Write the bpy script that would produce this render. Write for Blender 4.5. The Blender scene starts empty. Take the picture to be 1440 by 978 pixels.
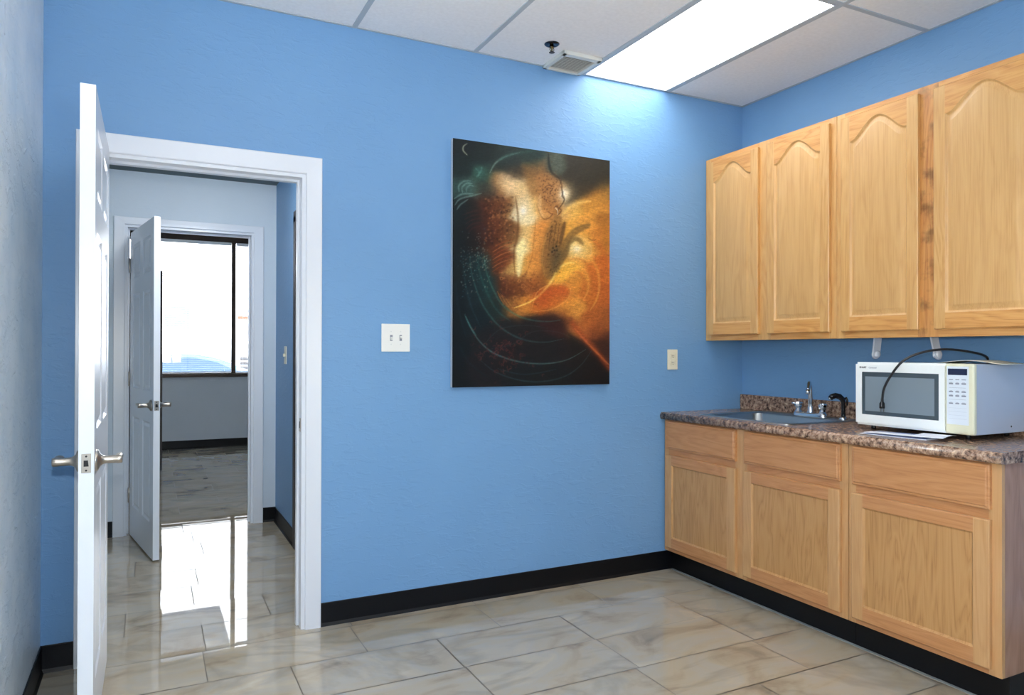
import bpy, bmesh, math, random
import numpy as np
from mathutils import Vector, Matrix
random.seed(7)
PI = math.pi
scene = bpy.context.scene
COL = scene.collection

# ------------------------------------------------------------------ measured layout (metres)
D = 3.2956          # room side of the wall with the picture
WT = 0.115          # wall thickness
XR = 3.226          # wall behind the cabinets
XL = -0.371         # pale wall on the left
YB = -1.9           # wall behind the camera
ZC = 2.736          # tiled ceiling
H1, H2 = 5.48, 5.60 # far wall of the hall
ZH = 2.45           # hall ceiling
YW = 10.0           # window wall of the far room
BASE = 0.104        # vinyl base height

# ------------------------------------------------------------------ helpers
def srgb(r, g, b):
    def c(v):
        v /= 255.0
        return v / 12.92 if v <= .04045 else ((v + .055) / 1.055) ** 2.4
    return (c(r), c(g), c(b), 1.0)

def tag(o, label=None, cat=None, group=None, kind=None):
    if label: o['label'] = label
    if cat: o['category'] = cat
    if group: o['group'] = group
    if kind: o['kind'] = kind
    return o

def thing(name, loc, label, cat, group=None, kind=None, rz=0.0):
    o = bpy.data.objects.new(name, None)
    o.empty_display_size = .05
    COL.objects.link(o)
    o.location = loc
    o.rotation_euler = (0, 0, rz)
    return tag(o, label, cat, group, kind)

class MB:
    """collects shapes, then links them as one mesh object"""
    def __init__(s):
        s.bm = bmesh.new()
    def faces(s, pts, fcs, mi=0, smooth=False):
        vs = [s.bm.verts.new(p) for p in pts]
        for f in fcs:
            try:
                fc = s.bm.faces.new([vs[i] for i in f]); fc.material_index = mi; fc.smooth = smooth
            except ValueError:
                pass
        return s
    def box(s, x0, x1, y0, y1, z0, z1, mi=0, bev=0.0, M=None, seg=2):
        r = bmesh.ops.create_cube(s.bm, size=1.0)
        vs = r['verts']
        m = Matrix.Translation(((x0+x1)/2, (y0+y1)/2, (z0+z1)/2)) @ Matrix.Diagonal((abs(x1-x0), abs(y1-y0), abs(z1-z0), 1))
        bmesh.ops.transform(s.bm, matrix=m, verts=vs)
        fs = list({f for v in vs for f in v.link_faces})
        for f in fs: f.material_index = mi
        if bev > 0:
            es = list({e for v in vs for e in v.link_edges})
            r = bmesh.ops.bevel(s.bm, geom=es, offset=bev, segments=seg, affect='EDGES', profile=.6)
            vs = list({v for f in r['faces'] for v in f.verts} | {v for v in vs if v.is_valid})
            for v in vs:
                for f in v.link_faces: f.material_index = mi
        if M is not None:
            bmesh.ops.transform(s.bm, matrix=M, verts=[v for v in vs if v.is_valid])
        return s
    def tube(s, pts, r, n=12, mi=0, cap=True, flat=1.0, up=None):
        """round (or flattened) tube along points; r a number or a list"""
        P = [Vector(p) for p in pts]
        rs = r if isinstance(r, (list, tuple)) else [r] * len(P)
        rings = []
        prev = None
        for i, p in enumerate(P):
            t = (P[min(i+1, len(P)-1)] - P[max(i-1, 0)]).normalized()
            if prev is None:
                a = Vector(up) if up else (Vector((0, 0, 1)) if abs(t.z) < .9 else Vector((1, 0, 0)))
                a = (a - t * a.dot(t)).normalized()
            else:
                a = (prev - t * prev.dot(t)).normalized()
            prev = a
            b = t.cross(a)
            rings.append([s.bm.verts.new(p + a * (rs[i] * math.cos(2*PI*k/n)) + b * (rs[i] * flat * math.sin(2*PI*k/n))) for k in range(n)])
        for i in range(len(rings)-1):
            for k in range(n):
                f = s.bm.faces.new([rings[i][k], rings[i][(k+1) % n], rings[i+1][(k+1) % n], rings[i+1][k]])
                f.smooth = True; f.material_index = mi
        if cap:
            f = s.bm.faces.new(rings[0][::-1]); f.material_index = mi
            f = s.bm.faces.new(rings[-1]); f.material_index = mi
        return s
    def lathe(s, prof, M=None, n=32, mi=0, smooth=True):
        """profile [(r, z)...] about z, moved by M"""
        M = M or Matrix()
        rings = []
        for r, z in prof:
            if r < 1e-6:
                rings.append([s.bm.verts.new(M @ Vector((0, 0, z)))])
            else:
                rings.append([s.bm.verts.new(M @ Vector((r*math.cos(2*PI*k/n), r*math.sin(2*PI*k/n), z))) for k in range(n)])
        for a, b in zip(rings[:-1], rings[1:]):
            for k in range(n):
                k2 = (k+1) % n
                if len(a) == 1 and len(b) == 1: continue
                if len(a) == 1: v = [a[0], b[k2], b[k]]
                elif len(b) == 1: v = [a[k], a[k2], b[0]]
                else: v = [a[k], a[k2], b[k2], b[k]]
                f = s.bm.faces.new(v); f.smooth = smooth; f.material_index = mi
        return s
    def prism(s, poly, y0, y1, axes='xz', mi=0, M=None):
        """polygon in two axes, extruded along the third"""
        def P(a, b, t):
            v = {'xz': (a, t, b), 'yz': (t, a, b), 'xy': (a, b, t)}[axes]
            return (M @ Vector(v)) if M else Vector(v)
        n = len(poly)
        A = [s.bm.verts.new(P(a, b, y0)) for a, b in poly]
        B = [s.bm.verts.new(P(a, b, y1)) for a, b in poly]
        fs = [s.bm.faces.new(A[::-1]), s.bm.faces.new(B)]
        for i in range(n):
            fs.append(s.bm.faces.new([A[i], A[(i+1) % n], B[(i+1) % n], B[i]]))
        for f in fs: f.material_index = mi
        return s
    def build(s, name, mats, parent=None, world=True, recalc=True):
        if recalc:
            bmesh.ops.recalc_face_normals(s.bm, faces=s.bm.faces[:])
        me = bpy.data.meshes.new(name)
        if parent is not None and world:
            root = parent
            off = Matrix()
            ch = []
            while root is not None:
                ch.append(root); root = root.parent
            for q in reversed(ch):
                off = off @ (Matrix.Translation(q.location) @ q.rotation_euler.to_matrix().to_4x4())
            bmesh.ops.transform(s.bm, matrix=off.inverted(), verts=s.bm.verts[:])
        s.bm.to_mesh(me); s.bm.free()
        for m in (mats if isinstance(mats, (list, tuple)) else [mats]): me.materials.append(m)
        o = bpy.data.objects.new(name, me)
        COL.objects.link(o)
        if parent is not None: o.parent = parent
        return o

def struct(name, mb, mat, parent=None):
    o = mb.build(name, mat, parent)
    if parent is None: o['kind'] = 'structure'
    return o

# ------------------------------------------------------------------ materials
def newmat(name):
    m = bpy.data.materials.new(name); m.use_nodes = True
    nt = m.node_tree
    return m, nt, nt.nodes['Principled BSDF']

def plain(name, col, rough=.5, metal=0.0, spec=.5, coat=0.0, noise=0.0, nscale=30, bump=0.0, bscale=200, trans=0.0, emit=None, emits=0):
    m, nt, p = newmat(name)
    p.inputs['Base Color'].default_value = col
    p.inputs['Roughness'].default_value = rough
    p.inputs['Metallic'].default_value = metal
    p.inputs['Specular IOR Level'].default_value = spec
    p.inputs['Coat Weight'].default_value = coat
    p.inputs['Transmission Weight'].default_value = trans
    if emit:
        p.inputs['Emission Color'].default_value = emit
        p.inputs['Emission Strength'].default_value = emits
    tc = nt.nodes.new('ShaderNodeTexCoord')
    if noise > 0:
        n = nt.nodes.new('ShaderNodeTexNoise'); n.inputs['Scale'].default_value = nscale; n.inputs['Detail'].default_value = 4
        nt.links.new(tc.outputs['Object'], n.inputs['Vector'])
        mx = nt.nodes.new('ShaderNodeMix'); mx.data_type = 'RGBA'; mx.blend_type = 'MULTIPLY'
        mx.inputs[0].default_value = 1
        mx.inputs[6].default_value = col
        r = nt.nodes.new('ShaderNodeMapRange'); r.inputs[1].default_value = .3; r.inputs[2].default_value = .7
        r.inputs[3].default_value = 1-noise; r.inputs[4].default_value = 1+noise*.3
        nt.links.new(n.outputs['Fac'], r.inputs[0]); nt.links.new(r.outputs[0], mx.inputs[7])
        nt.links.new(mx.outputs[2], p.inputs['Base Color'])
    if bump > 0:
        n2 = nt.nodes.new('ShaderNodeTexNoise'); n2.inputs['Scale'].default_value = bscale; n2.inputs['Detail'].default_value = 3
        nt.links.new(tc.outputs['Object'], n2.inputs['Vector'])
        b = nt.nodes.new('ShaderNodeBump'); b.inputs['Strength'].default_value = bump; b.inputs['Distance'].default_value = .002
        nt.links.new(n2.outputs['Fac'], b.inputs['Height']); nt.links.new(b.outputs[0], p.inputs['Normal'])
    return m

def paint_wall(name, col, col2, rough=.42, strength=.35, spec=.35, drift=2.2, grain=(10, 10, 26)):
    """rolled wall paint over hand-trowelled plaster: soft relief and a slight tonal drift of the paint"""
    m, nt, p = newmat(name)
    N = nt.nodes; L = nt.links
    tc = N.new('ShaderNodeTexCoord')
    n = N.new('ShaderNodeTexNoise'); n.inputs['Scale'].default_value = drift; n.inputs['Detail'].default_value = 5
    L.new(tc.outputs['Object'], n.inputs['Vector'])
    cr = N.new('ShaderNodeValToRGB'); cr.color_ramp.elements[0].position = .3; cr.color_ramp.elements[1].position = .7
    cr.color_ramp.elements[0].color = col; cr.color_ramp.elements[1].color = col2
    L.new(n.outputs['Fac'], cr.inputs[0]); L.new(cr.outputs[0], p.inputs['Base Color'])
    mp = N.new('ShaderNodeMapping'); mp.inputs['Scale'].default_value = grain
    mp.inputs['Rotation'].default_value = (0, .12, 0)
    L.new(tc.outputs['Object'], mp.inputs[0])
    a = N.new('ShaderNodeTexNoise'); a.inputs['Scale'].default_value = 1.6; a.inputs['Detail'].default_value = 6; a.inputs['Roughness'].default_value = .55
    a.inputs['Distortion'].default_value = .8
    L.new(mp.outputs[0], a.inputs['Vector'])
    b = N.new('ShaderNodeTexNoise'); b.inputs['Scale'].default_value = 160; b.inputs['Detail'].default_value = 2
    L.new(tc.outputs['Object'], b.inputs['Vector'])
    r1 = N.new('ShaderNodeValToRGB'); r1.color_ramp.elements[0].position = .5; r1.color_ramp.elements[1].position = .68
    L.new(a.outputs['Fac'], r1.inputs[0])
    ad = N.new('ShaderNodeMath'); ad.operation = 'MULTIPLY_ADD'; ad.inputs[1].default_value = .22
    L.new(b.outputs['Fac'], ad.inputs[0]); L.new(r1.outputs[0], ad.inputs[2])
    bp = N.new('ShaderNodeBump'); bp.inputs['Strength'].default_value = strength; bp.inputs['Distance'].default_value = .0035
    L.new(ad.outputs[0], bp.inputs['Height']); L.new(bp.outputs[0], p.inputs['Normal'])
    p.inputs['Roughness'].default_value = rough
    p.inputs['Specular IOR Level'].default_value = spec
    return m

def wood(name, dark, mid, light, horiz=False, rough=.38, rings=1.0, contrast=1.0, knots=False):
    m, nt, p = newmat(name)
    N = nt.nodes; L = nt.links
    tc = N.new('ShaderNodeTexCoord'); oi = N.new('ShaderNodeObjectInfo')
    sc = N.new('ShaderNodeVectorMath'); sc.operation = 'SCALE'; sc.inputs[0].default_value = (3.1, 5.7, 7.3)
    L.new(oi.outputs['Random'], sc.inputs['Scale'])
    ad = N.new('ShaderNodeVectorMath'); ad.operation = 'ADD'
    L.new(tc.outputs['Object'], ad.inputs[0]); L.new(sc.outputs[0], ad.inputs[1])
    mp = N.new('ShaderNodeMapping')
    mp.inputs['Scale'].default_value = (5, 1.1, 9) if horiz else (5, 9, 1.1)
    L.new(ad.outputs[0], mp.inputs[0])
    n1 = N.new('ShaderNodeTexNoise'); n1.inputs['Scale'].default_value = 1.5; n1.inputs['Detail'].default_value = 3; n1.inputs['Distortion'].default_value = .6
    L.new(mp.outputs[0], n1.inputs['Vector'])
    mul = N.new('ShaderNodeMath'); mul.operation = 'MULTIPLY'; mul.inputs[1].default_value = 13 * rings
    L.new(n1.outputs['Fac'], mul.inputs[0])
    fr = N.new('ShaderNodeMath'); fr.operation = 'PINGPONG'; fr.inputs[1].default_value = 1
    L.new(mul.outputs[0], fr.inputs[0])
    mp2 = N.new('ShaderNodeMapping')
    mp2.inputs['Scale'].default_value = (200, 6, 320) if horiz else (200, 320, 6)
    L.new(ad.outputs[0], mp2.inputs[0])
    n2 = N.new('ShaderNodeTexNoise'); n2.inputs['Scale'].default_value = 1; n2.inputs['Detail'].default_value = 2
    L.new(mp2.outputs[0], n2.inputs['Vector'])
    mx = N.new('ShaderNodeMath'); mx.operation = 'MULTIPLY_ADD'; mx.inputs[1].default_value = .62
    L.new(n2.outputs['Fac'], mx.inputs[0])
    ml = N.new('ShaderNodeMath'); ml.operation = 'MULTIPLY'; ml.inputs[1].default_value = .42 * contrast
    L.new(fr.outputs[0], ml.inputs[0]); L.new(ml.outputs[0], mx.inputs[2])
    cr = N.new('ShaderNodeValToRGB')
    e = cr.color_ramp.elements
    e[0].position = .18; e[0].color = dark
    e[1].position = .75; e[1].color = light
    q = e.new(.42); q.color = mid
    L.new(mx.outputs[0], cr.inputs[0])
    out = cr.outputs[0]
    if knots:
        v = N.new('ShaderNodeTexNoise'); v.inputs['Scale'].default_value = 14; v.inputs['Detail'].default_value = 4
        L.new(ad.outputs[0], v.inputs['Vector'])
        rr = N.new('ShaderNodeMapRange'); rr.inputs[1].default_value = .5; rr.inputs[2].default_value = .68; rr.inputs[3].default_value = 1.0; rr.inputs[4].default_value = .45
        L.new(v.outputs['Fac'], rr.inputs[0])
        mm = N.new('ShaderNodeMix'); mm.data_type = 'RGBA'; mm.blend_type = 'MULTIPLY'; mm.inputs[0].default_value = 1
        L.new(out, mm.inputs[6]); L.new(rr.outputs[0], mm.inputs[7]); out = mm.outputs[2]
    L.new(out, p.inputs['Base Color'])
    p.inputs['Roughness'].default_value = rough
    p.inputs['Coat Weight'].default_value = .12
    p.inputs['Coat Roughness'].default_value = .25
    bp = N.new('ShaderNodeBump'); bp.inputs['Strength'].default_value = .12; bp.inputs['Distance'].default_value = .001
    L.new(n2.outputs['Fac'], bp.inputs['Height']); L.new(bp.outputs[0], p.inputs['Normal'])
    return m

def counter_mat():
    m, nt, p = newmat('speckled_laminate')
    N = nt.nodes; L = nt.links
    tc = N.new('ShaderNodeTexCoord')
    n = N.new('ShaderNodeTexNoise'); n.inputs['Scale'].default_value = 48; n.inputs['Detail'].default_value = 5; n.inputs['Roughness'].default_value = .65
    L.new(tc.outputs['Object'], n.inputs['Vector'])
    cr = N.new('ShaderNodeValToRGB'); e = cr.color_ramp.elements
    e[0].position = .34; e[0].color = srgb(60, 46, 38)
    e[1].position = .70; e[1].color = srgb(214, 192, 166)
    for pos, c in ((.42, (104, 80, 66)), (.5, (150, 118, 96)), (.58, (168, 142, 122)), (.63, (196, 160, 126))):
        q = e.new(pos); q.color = srgb(*c)
    L.new(n.outputs['Fac'], cr.inputs[0])
    n2 = N.new('ShaderNodeTexVoronoi'); n2.inputs['Scale'].default_value = 120
    L.new(tc.outputs['Object'], n2.inputs['Vector'])
    r2 = N.new('ShaderNodeMapRange'); r2.inputs[1].default_value = .1; r2.inputs[2].default_value = .5; r2.inputs[3].default_value = .6; r2.inputs[4].default_value = 1.1
    L.new(n2.outputs['Distance'], r2.inputs[0])
    mm = N.new('ShaderNodeMix'); mm.data_type = 'RGBA'; mm.blend_type = 'MULTIPLY'; mm.inputs[0].default_value = 1
    L.new(cr.outputs[0], mm.inputs[6]); L.new(r2.outputs[0], mm.inputs[7])
    L.new(mm.outputs[2], p.inputs['Base Color'])
    p.inputs['Roughness'].default_value = .22
    return m

def tile_mat():
    m, nt, p = newmat('polished_marble_tile')
    N = nt.nodes; L = nt.links
    at = N.new('ShaderNodeAttribute'); at.attribute_name = 'tile_offset'
    tc = N.new('ShaderNodeTexCoord')
    ad = N.new('ShaderNodeVectorMath'); ad.operation = 'MULTIPLY_ADD'; ad.inputs[1].default_value = (9, 9, 9)
    L.new(at.outputs['Vector'], ad.inputs[0]); L.new(tc.outputs['Object'], ad.inputs[2])
    mp = N.new('ShaderNodeMapping'); mp.inputs['Scale'].default_value = (1.5, 2.4, 1); mp.inputs['Rotation'].default_value = (0, 0, .35)
    L.new(ad.outputs[0], mp.inputs[0])
    n = N.new('ShaderNodeTexNoise'); n.inputs['Scale'].default_value = 1.5; n.inputs['Detail'].default_value = 8; n.inputs['Roughness'].default_value = .55; n.inputs['Distortion'].default_value = .9
    L.new(mp.outputs[0], n.inputs['Vector'])
    cr = N.new('ShaderNodeValToRGB'); e = cr.color_ramp.elements
    e[0].position = .26; e[0].color = srgb(124, 112, 97)
    e[1].position = .74; e[1].color = srgb(190, 180, 160)
    for pos, c in ((.38, (160, 145, 123)), (.47, (173, 160, 138)), (.56, (170, 162, 147)), (.64, (181, 168, 146))):
        q = e.new(pos); q.color = srgb(*c)
    L.new(n.outputs['Fac'], cr.inputs[0])
    # thin darker veins
    v = N.new('ShaderNodeTexNoise'); v.inputs['Scale'].default_value = .8; v.inputs['Detail'].default_value = 7; v.inputs['Distortion'].default_value = 1.2
    L.new(mp.outputs[0], v.inputs['Vector'])
    sb = N.new('ShaderNodeMath'); sb.operation = 'SUBTRACT'; sb.inputs[1].default_value = .5
    L.new(v.outputs['Fac'], sb.inputs[0])
    ab = N.new('ShaderNodeMath'); ab.operation = 'ABSOLUTE'; L.new(sb.outputs[0], ab.inputs[0])
    rg = N.new('ShaderNodeMapRange'); rg.inputs[1].default_value = 0; rg.inputs[2].default_value = .05; rg.inputs[3].default_value = .78; rg.inputs[4].default_value = 1
    L.new(ab.outputs[0], rg.inputs[0])
    mm = N.new('ShaderNodeMix'); mm.data_type = 'RGBA'; mm.blend_type = 'MULTIPLY'; mm.inputs[0].default_value = .8
    L.new(cr.outputs[0], mm.inputs[6]); L.new(rg.outputs[0], mm.inputs[7])
    L.new(mm.outputs[2], p.inputs['Base Color'])
    p.inputs['Roughness'].default_value = .02
    p.inputs['IOR'].default_value = 1.65
    return m

M = {}
M['blue'] = paint_wall('blue_wall_paint', srgb(111, 154, 196), srgb(115, 158, 200), strength=.28)
M['pale'] = paint_wall('pale_sheen_wall_paint', srgb(218, 231, 240), srgb(242, 247, 249), rough=.32, strength=1.0, drift=5.5, grain=(20, 8, 14), spec=.9)  # pale paint, lightened further to carry the wall's grazing sheen in its colour
M['hallwhite'] = paint_wall('white_hall_paint', srgb(205, 217, 226), srgb(212, 223, 231), rough=.5, strength=.2)
M['farwall'] = paint_wall('grey_far_room_paint', srgb(204, 212, 220), srgb(210, 218, 226), rough=.5, strength=.2)
M['ceil_tile'] = plain('ceiling_tile', srgb(238, 238, 238), .9, noise=.05, nscale=60, bump=.25, bscale=90, spec=.1)
M['ceil_shaded'] = plain('hall_ceiling_shade', srgb(112, 122, 124), .8, spec=.2)  # dark tone puts the shade of the unlit hall ceiling into its colour
M['tbar'] = plain('ceiling_grid_paint', srgb(176, 184, 190), .45)
M['base'] = plain('black_vinyl_base', srgb(9, 10, 13), .4, spec=.25)
M['trim'] = plain('white_trim_gloss', srgb(226, 230, 236), .28)
M['door'] = plain('white_door_gloss', srgb(232, 237, 243), .25)
M['bronze'] = plain('dark_bronze_frame', srgb(62, 48, 38), .4, metal=.3)
M['darkdoor'] = plain('dark_brown_door', srgb(40, 30, 30), .4)
M['nickel'] = plain('satin_nickel', srgb(176, 168, 158), .28, metal=1)
M['chrome'] = plain('polished_chrome', srgb(215, 220, 225), .08, metal=1)
M['steel'] = plain('brushed_steel', srgb(178, 184, 186), .3, metal=1)
M['blackhole'] = plain('dark_recess', srgb(18, 20, 26), .6)
M['ivory'] = plain('ivory_plastic', srgb(226, 220, 196), .35)
M['whiteplate'] = plain('white_plastic_plate', srgb(238, 238, 232), .3)
M['toggle'] = plain('white_toggle_plastic', srgb(222, 224, 220), .3)
M['blackplastic'] = plain('black_plastic', srgb(22, 22, 26), .25)
M['cord'] = plain('black_rubber_cord', srgb(24, 24, 28), .4)
M['mwhite'] = plain('microwave_white', srgb(244, 247, 244), .28)
M['mcream'] = plain('microwave_yellowed_plastic', srgb(226, 224, 196), .35)
M['mside'] = plain('microwave_side_shaded', srgb(186, 195, 210), .38)  # greyer than the front: shading of the side face put into the colour
M['mpanel'] = plain('control_panel_membrane', srgb(224, 232, 240), .3)
M['mglass'] = plain('microwave_window_glass', srgb(70, 80, 86), .12)
M['mmesh'] = plain('microwave_window_mesh', srgb(122, 134, 142), .3)
M['display'] = plain('dark_display', srgb(30, 38, 66), .15)
M['ink'] = plain('grey_print', srgb(138, 142, 154), .5)
M['inkdark'] = plain('dark_print', srgb(66, 68, 76), .5)
M['paper'] = plain('white_paper', srgb(236, 240, 248), .6)
M['paperblue'] = plain('blue_grey_print', srgb(110, 126, 170), .5)
M['papercream'] = plain('cream_paper', srgb(226, 224, 206), .6)
M['grout'] = plain('tile_grout', srgb(122, 113, 100), .7)
M['counter'] = counter_mat()
M['tile'] = tile_mat()
M['oak_v'] = wood('honey_oak_upright', srgb(190, 138, 78), srgb(208, 160, 98), srgb(218, 174, 114), contrast=.6)
M['oak_h'] = wood('honey_oak_level', srgb(184, 124, 62), srgb(206, 148, 82), srgb(216, 162, 96), horiz=True)
M['oak_p'] = wood('honey_oak_panel', srgb(196, 148, 88), srgb(210, 164, 104), srgb(218, 176, 116), rings=.6, contrast=.45)
M['oak_k'] = wood('knotty_oak_frame', srgb(168, 102, 52), srgb(194, 134, 74), srgb(206, 150, 86), knots=True)
M['lo_v'] = wood('base_oak_upright', srgb(186, 138, 88), srgb(196, 150, 100), srgb(204, 160, 112), contrast=.6)
M['lo_h'] = wood('base_oak_level', srgb(174, 118, 72), srgb(188, 132, 84), srgb(198, 144, 96), horiz=True, contrast=.7)
M['lo_p'] = wood('base_oak_panel', srgb(160, 114, 64), srgb(184, 136, 84), srgb(192, 146, 94), rings=1.2, contrast=1.0)
M['lo_s'] = wood('base_oak_end_panel', srgb(148, 108, 84), srgb(164, 122, 98), srgb(172, 132, 108))
M['diffuser'] = plain('lit_diffuser', (1, 1, 1, 1), .5, emit=(1.0, .985, .96, 1), emits=6.5)
M['vent'] = plain('vent_enamel', srgb(212, 214, 208), .5)
M['ventback'] = plain('vent_duct_grey', srgb(120, 124, 122), .7)
M['blind'] = plain('white_blind_slat', srgb(235, 238, 240), .5)
M['ext_white'] = plain('sunlit_stucco', srgb(238, 236, 230), .9)
M['ext_grey'] = plain('exterior_grey_louvre', srgb(84, 86, 84), .7)
M['ext_dark'] = plain('exterior_dark_grille', srgb(58, 56, 54), .7)
M['ext_sign'] = plain('brown_sign', srgb(96, 62, 38), .7)
M['asphalt'] = plain('pale_concrete', srgb(190, 188, 182), .9, noise=.1)
M['carpaint'] = plain('silver_blue_car_paint', srgb(150, 172, 192), .3, metal=.4)
M['carglass'] = plain('car_glass', srgb(96, 116, 132), .2)
M['tyre'] = plain('tyre_rubber', srgb(30, 30, 30), .8)
M['canopy'] = plain('exterior_canopy', srgb(150, 156, 162), .8)
def clear_mat(name, tint, trans, rough=.1):
    m, nt, p = newmat(name)
    N = nt.nodes; L = nt.links
    t = N.new('ShaderNodeBsdfTransparent'); t.inputs[0].default_value = tint
    mx = N.new('ShaderNodeMixShader'); mx.inputs[0].default_value = trans
    out = N['Material Output']
    p.inputs['Base Color'].default_value = tint; p.inputs['Roughness'].default_value = rough
    L.new(p.outputs[0], mx.inputs[1]); L.new(t.outputs[0], mx.inputs[2]); L.new(mx.outputs[0], out.inputs[0])
    return m
M['clear'] = clear_mat('clear_plastic', srgb(244, 247, 252), .30, .15)
M['glass'] = clear_mat('window_glass', (1, 1, 1, 1), .95, .02)
M['glass'].node_tree.nodes['Principled BSDF'].inputs['Metallic'].default_value = 1
M['film'] = clear_mat('clear_vinyl_strip', srgb(200, 205, 205), .55, .1)

# ------------------------------------------------------------------ floor: polished tiles in a running bond
def build_floor():
    x_min, x_max, y_min, y_max = -1.6, 4.2, -2.1, 10.0
    bm = bmesh.new()
    bm.faces.new([bm.verts.new(v) for v in ((x_min, y_min, -.0035), (x_max, y_min, -.0035), (x_max, y_max, -.0035), (x_min, y_max, -.0035))]).material_index = 1
    lay = bm.verts.layers.float_vector.new('tile_offset')
    L, Wd, g = .61, .3085, .0042
    rnd = random.Random(11)
    joints = {0: .214, 1: .515, -1: .81, -2: .50, -3: 1.115, -4: 1.705, 2: .20, 3: .236, 4: .54, 5: .30, 6: .26}
    k0 = int((y_min - 3.236) / Wd) - 1
    for k in range(k0, 40):
        ya, yb = 3.236 + k*Wd, 3.236 + (k+1)*Wd
        if yb < y_min or ya > y_max - .01: continue
        ya, yb = max(ya, y_min), min(yb, y_max)
        off = joints.get(k, (.21 if k % 2 else .515))
        i0 = int((x_min - off) / L) - 1
        for i in range(i0, i0 + 16):
            xa, xb = off + i*L, off + (i+1)*L
            if xb < x_min + .01 or xa > x_max - .01: continue
            xa, xb = max(xa, x_min), min(xb, x_max)
            tx, ty, h0 = rnd.gauss(0, .0012), rnd.gauss(0, .0016), 0
            r = Vector((rnd.random(), rnd.random(), rnd.random()))
            # rows of a few points so each tile is very slightly domed, as fired tile is
            nx, ny = 6, 4
            vs = []
            for a in range(nx+1):
                row = []
                for b in range(ny+1):
                    u, v = a/nx, b/ny
                    z = tx*(u-.5)*(xb-xa) + ty*(v-.5)*(yb-ya) + .00012*(1-(2*u-1)**2) + .00010*(1-(2*v-1)**2)
                    vt = bm.verts.new((xa+g/2+(xb-xa-g)*u, ya+g/2+(yb-ya-g)*v, z))
                    vt[lay] = r
                    row.append(vt)
                vs.append(row)
            for a in range(nx):
                for b in range(ny):
                    f = bm.faces.new([vs[a][b], vs[a+1][b], vs[a+1][b+1], vs[a][b+1]]); f.material_index = 0; f.smooth = True
    # slab under it all
    me = bpy.data.meshes.new('floor'); bm.to_mesh(me); bm.free()
    me.materials.append(M['tile']); me.materials.append(M['grout'])
    o = bpy.data.objects.new('floor', me); COL.objects.link(o); o['kind'] = 'structure'
build_floor()

# ------------------------------------------------------------------ walls
DL, DR, DH = -.201, .622, 2.032       # first doorway opening
EL, ER, EH = -.150, .668, 2.088        # second doorway opening
b = MB()
b.box(XL-.12, DL, D, D+WT, 0, ZC+.1); b.box(DR, XR+.12, D, D+WT, 0, ZC+.1); b.box(DL, DR, D, D+WT, DH, ZC+.1)
struct('wall_back', b, M['blue'])
struct('wall_right', MB().box(XR, XR+.12, YB, D, 0, ZC+.1), M['blue'])
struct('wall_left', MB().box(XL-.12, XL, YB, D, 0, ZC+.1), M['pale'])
V0, V1, VZ0, VZ1 = .1, 1.0, .85, 1.95     # added unseen window behind the camera, brightens the room
b = MB()
b.box(XL-.12, V0, YB-.12, YB, 0, ZC+.1); b.box(V1, XR+.12, YB-.12, YB, 0, ZC+.1); b.box(V0, V1, YB-.12, YB, 0, VZ0); b.box(V0, V1, YB-.12, YB, VZ1, ZC+.1)
struct('wall_front', b, M['blue'])
r = bpy.data.objects.new('window_fill', None); COL.objects.link(r); r.location = ((V0+V1)/2, YB, VZ0); r['kind'] = 'structure'
b = MB()
b.box(V0, V1, YB-.09, YB-.03, VZ0, VZ0+.05); b.box(V0, V1, YB-.09, YB-.03, VZ1-.05, VZ1); b.box(V0, V0+.05, YB-.09, YB-.03, VZ0+.05, VZ1-.05); b.box(V1-.05, V1, YB-.09, YB-.03, VZ0+.05, VZ1-.05)
b.box(.53, .57, YB-.088, YB-.032, VZ0+.05, VZ1-.05)
b.build('window_frame', M['bronze'], r)
MB().box(V0+.05, V1-.05, YB-.062, YB-.057, VZ0+.05, VZ1-.05).build('pane', M['glass'], r)
b = MB(); b.box(-3, 7, YB-1.9, YB-.12, 2.42, 2.55); cb = b.build('sun_block_behind', M['canopy']); cb['kind'] = 'structure'  # added unseen slab that keeps direct sun out of the window behind
# hall
b = MB()
b.box(-1.6, EL, H1, H2, 0, 2.9); b.box(ER, 4.2, H1, H2, 0, 2.9); b.box(EL, ER, H1, H2, EH, 2.9)
struct('wall_hall_far', b, M['hallwhite'])
HX = .824
b = MB()
b.box(HX, HX+.12, 4.70, H1, 0, 2.6); b.box(HX, HX+.12, D+WT, 3.72, 0, 2.6); b.box(HX, HX+.12, 3.72, 4.70, 2.12, 2.6)
struct('wall_hall_right', b, M['blue'])
struct('wall_hall_left', MB().box(-1.6, -1.48, D+WT, H1, 0, 2.6), M['hallwhite'])
struct('wall_hall_near', MB().box(-1.6, XL-.12, D, D+WT, 0, 2.6), M['hallwhite'])
struct('ceiling_hall', MB().box(-1.6, HX+.12, D+WT, H1, ZH, ZH+.08), M['ceil_shaded'])
# far room
WX0, WX1, WZ0, WZ1 = -.62, 2.3, .955, 2.715
b = MB()
b.box(-.95, WX0, YW, YW+.2, 0, 3.0); b.box(WX1, 2.9, YW, YW+.2, 0, 3.0)
b.box(WX0, WX1, YW, YW+.2, 0, WZ0-.05); b.box(WX0, WX1, YW, YW+.2, WZ1, 3.0)
struct('wall_window', b, M['farwall'])
struct('wall_far_left', MB().box(-.95, -.83, H2, YW, 0, 3.0), M['farwall'])
struct('wall_far_right', MB().box(2.78, 2.9, H2, YW, 0, 3.0), M['farwall'])
struct('ceiling_far_room', MB().box(-.95, 2.9, H2, YW, 2.82, 2.92), M['ceil_tile'])

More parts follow.
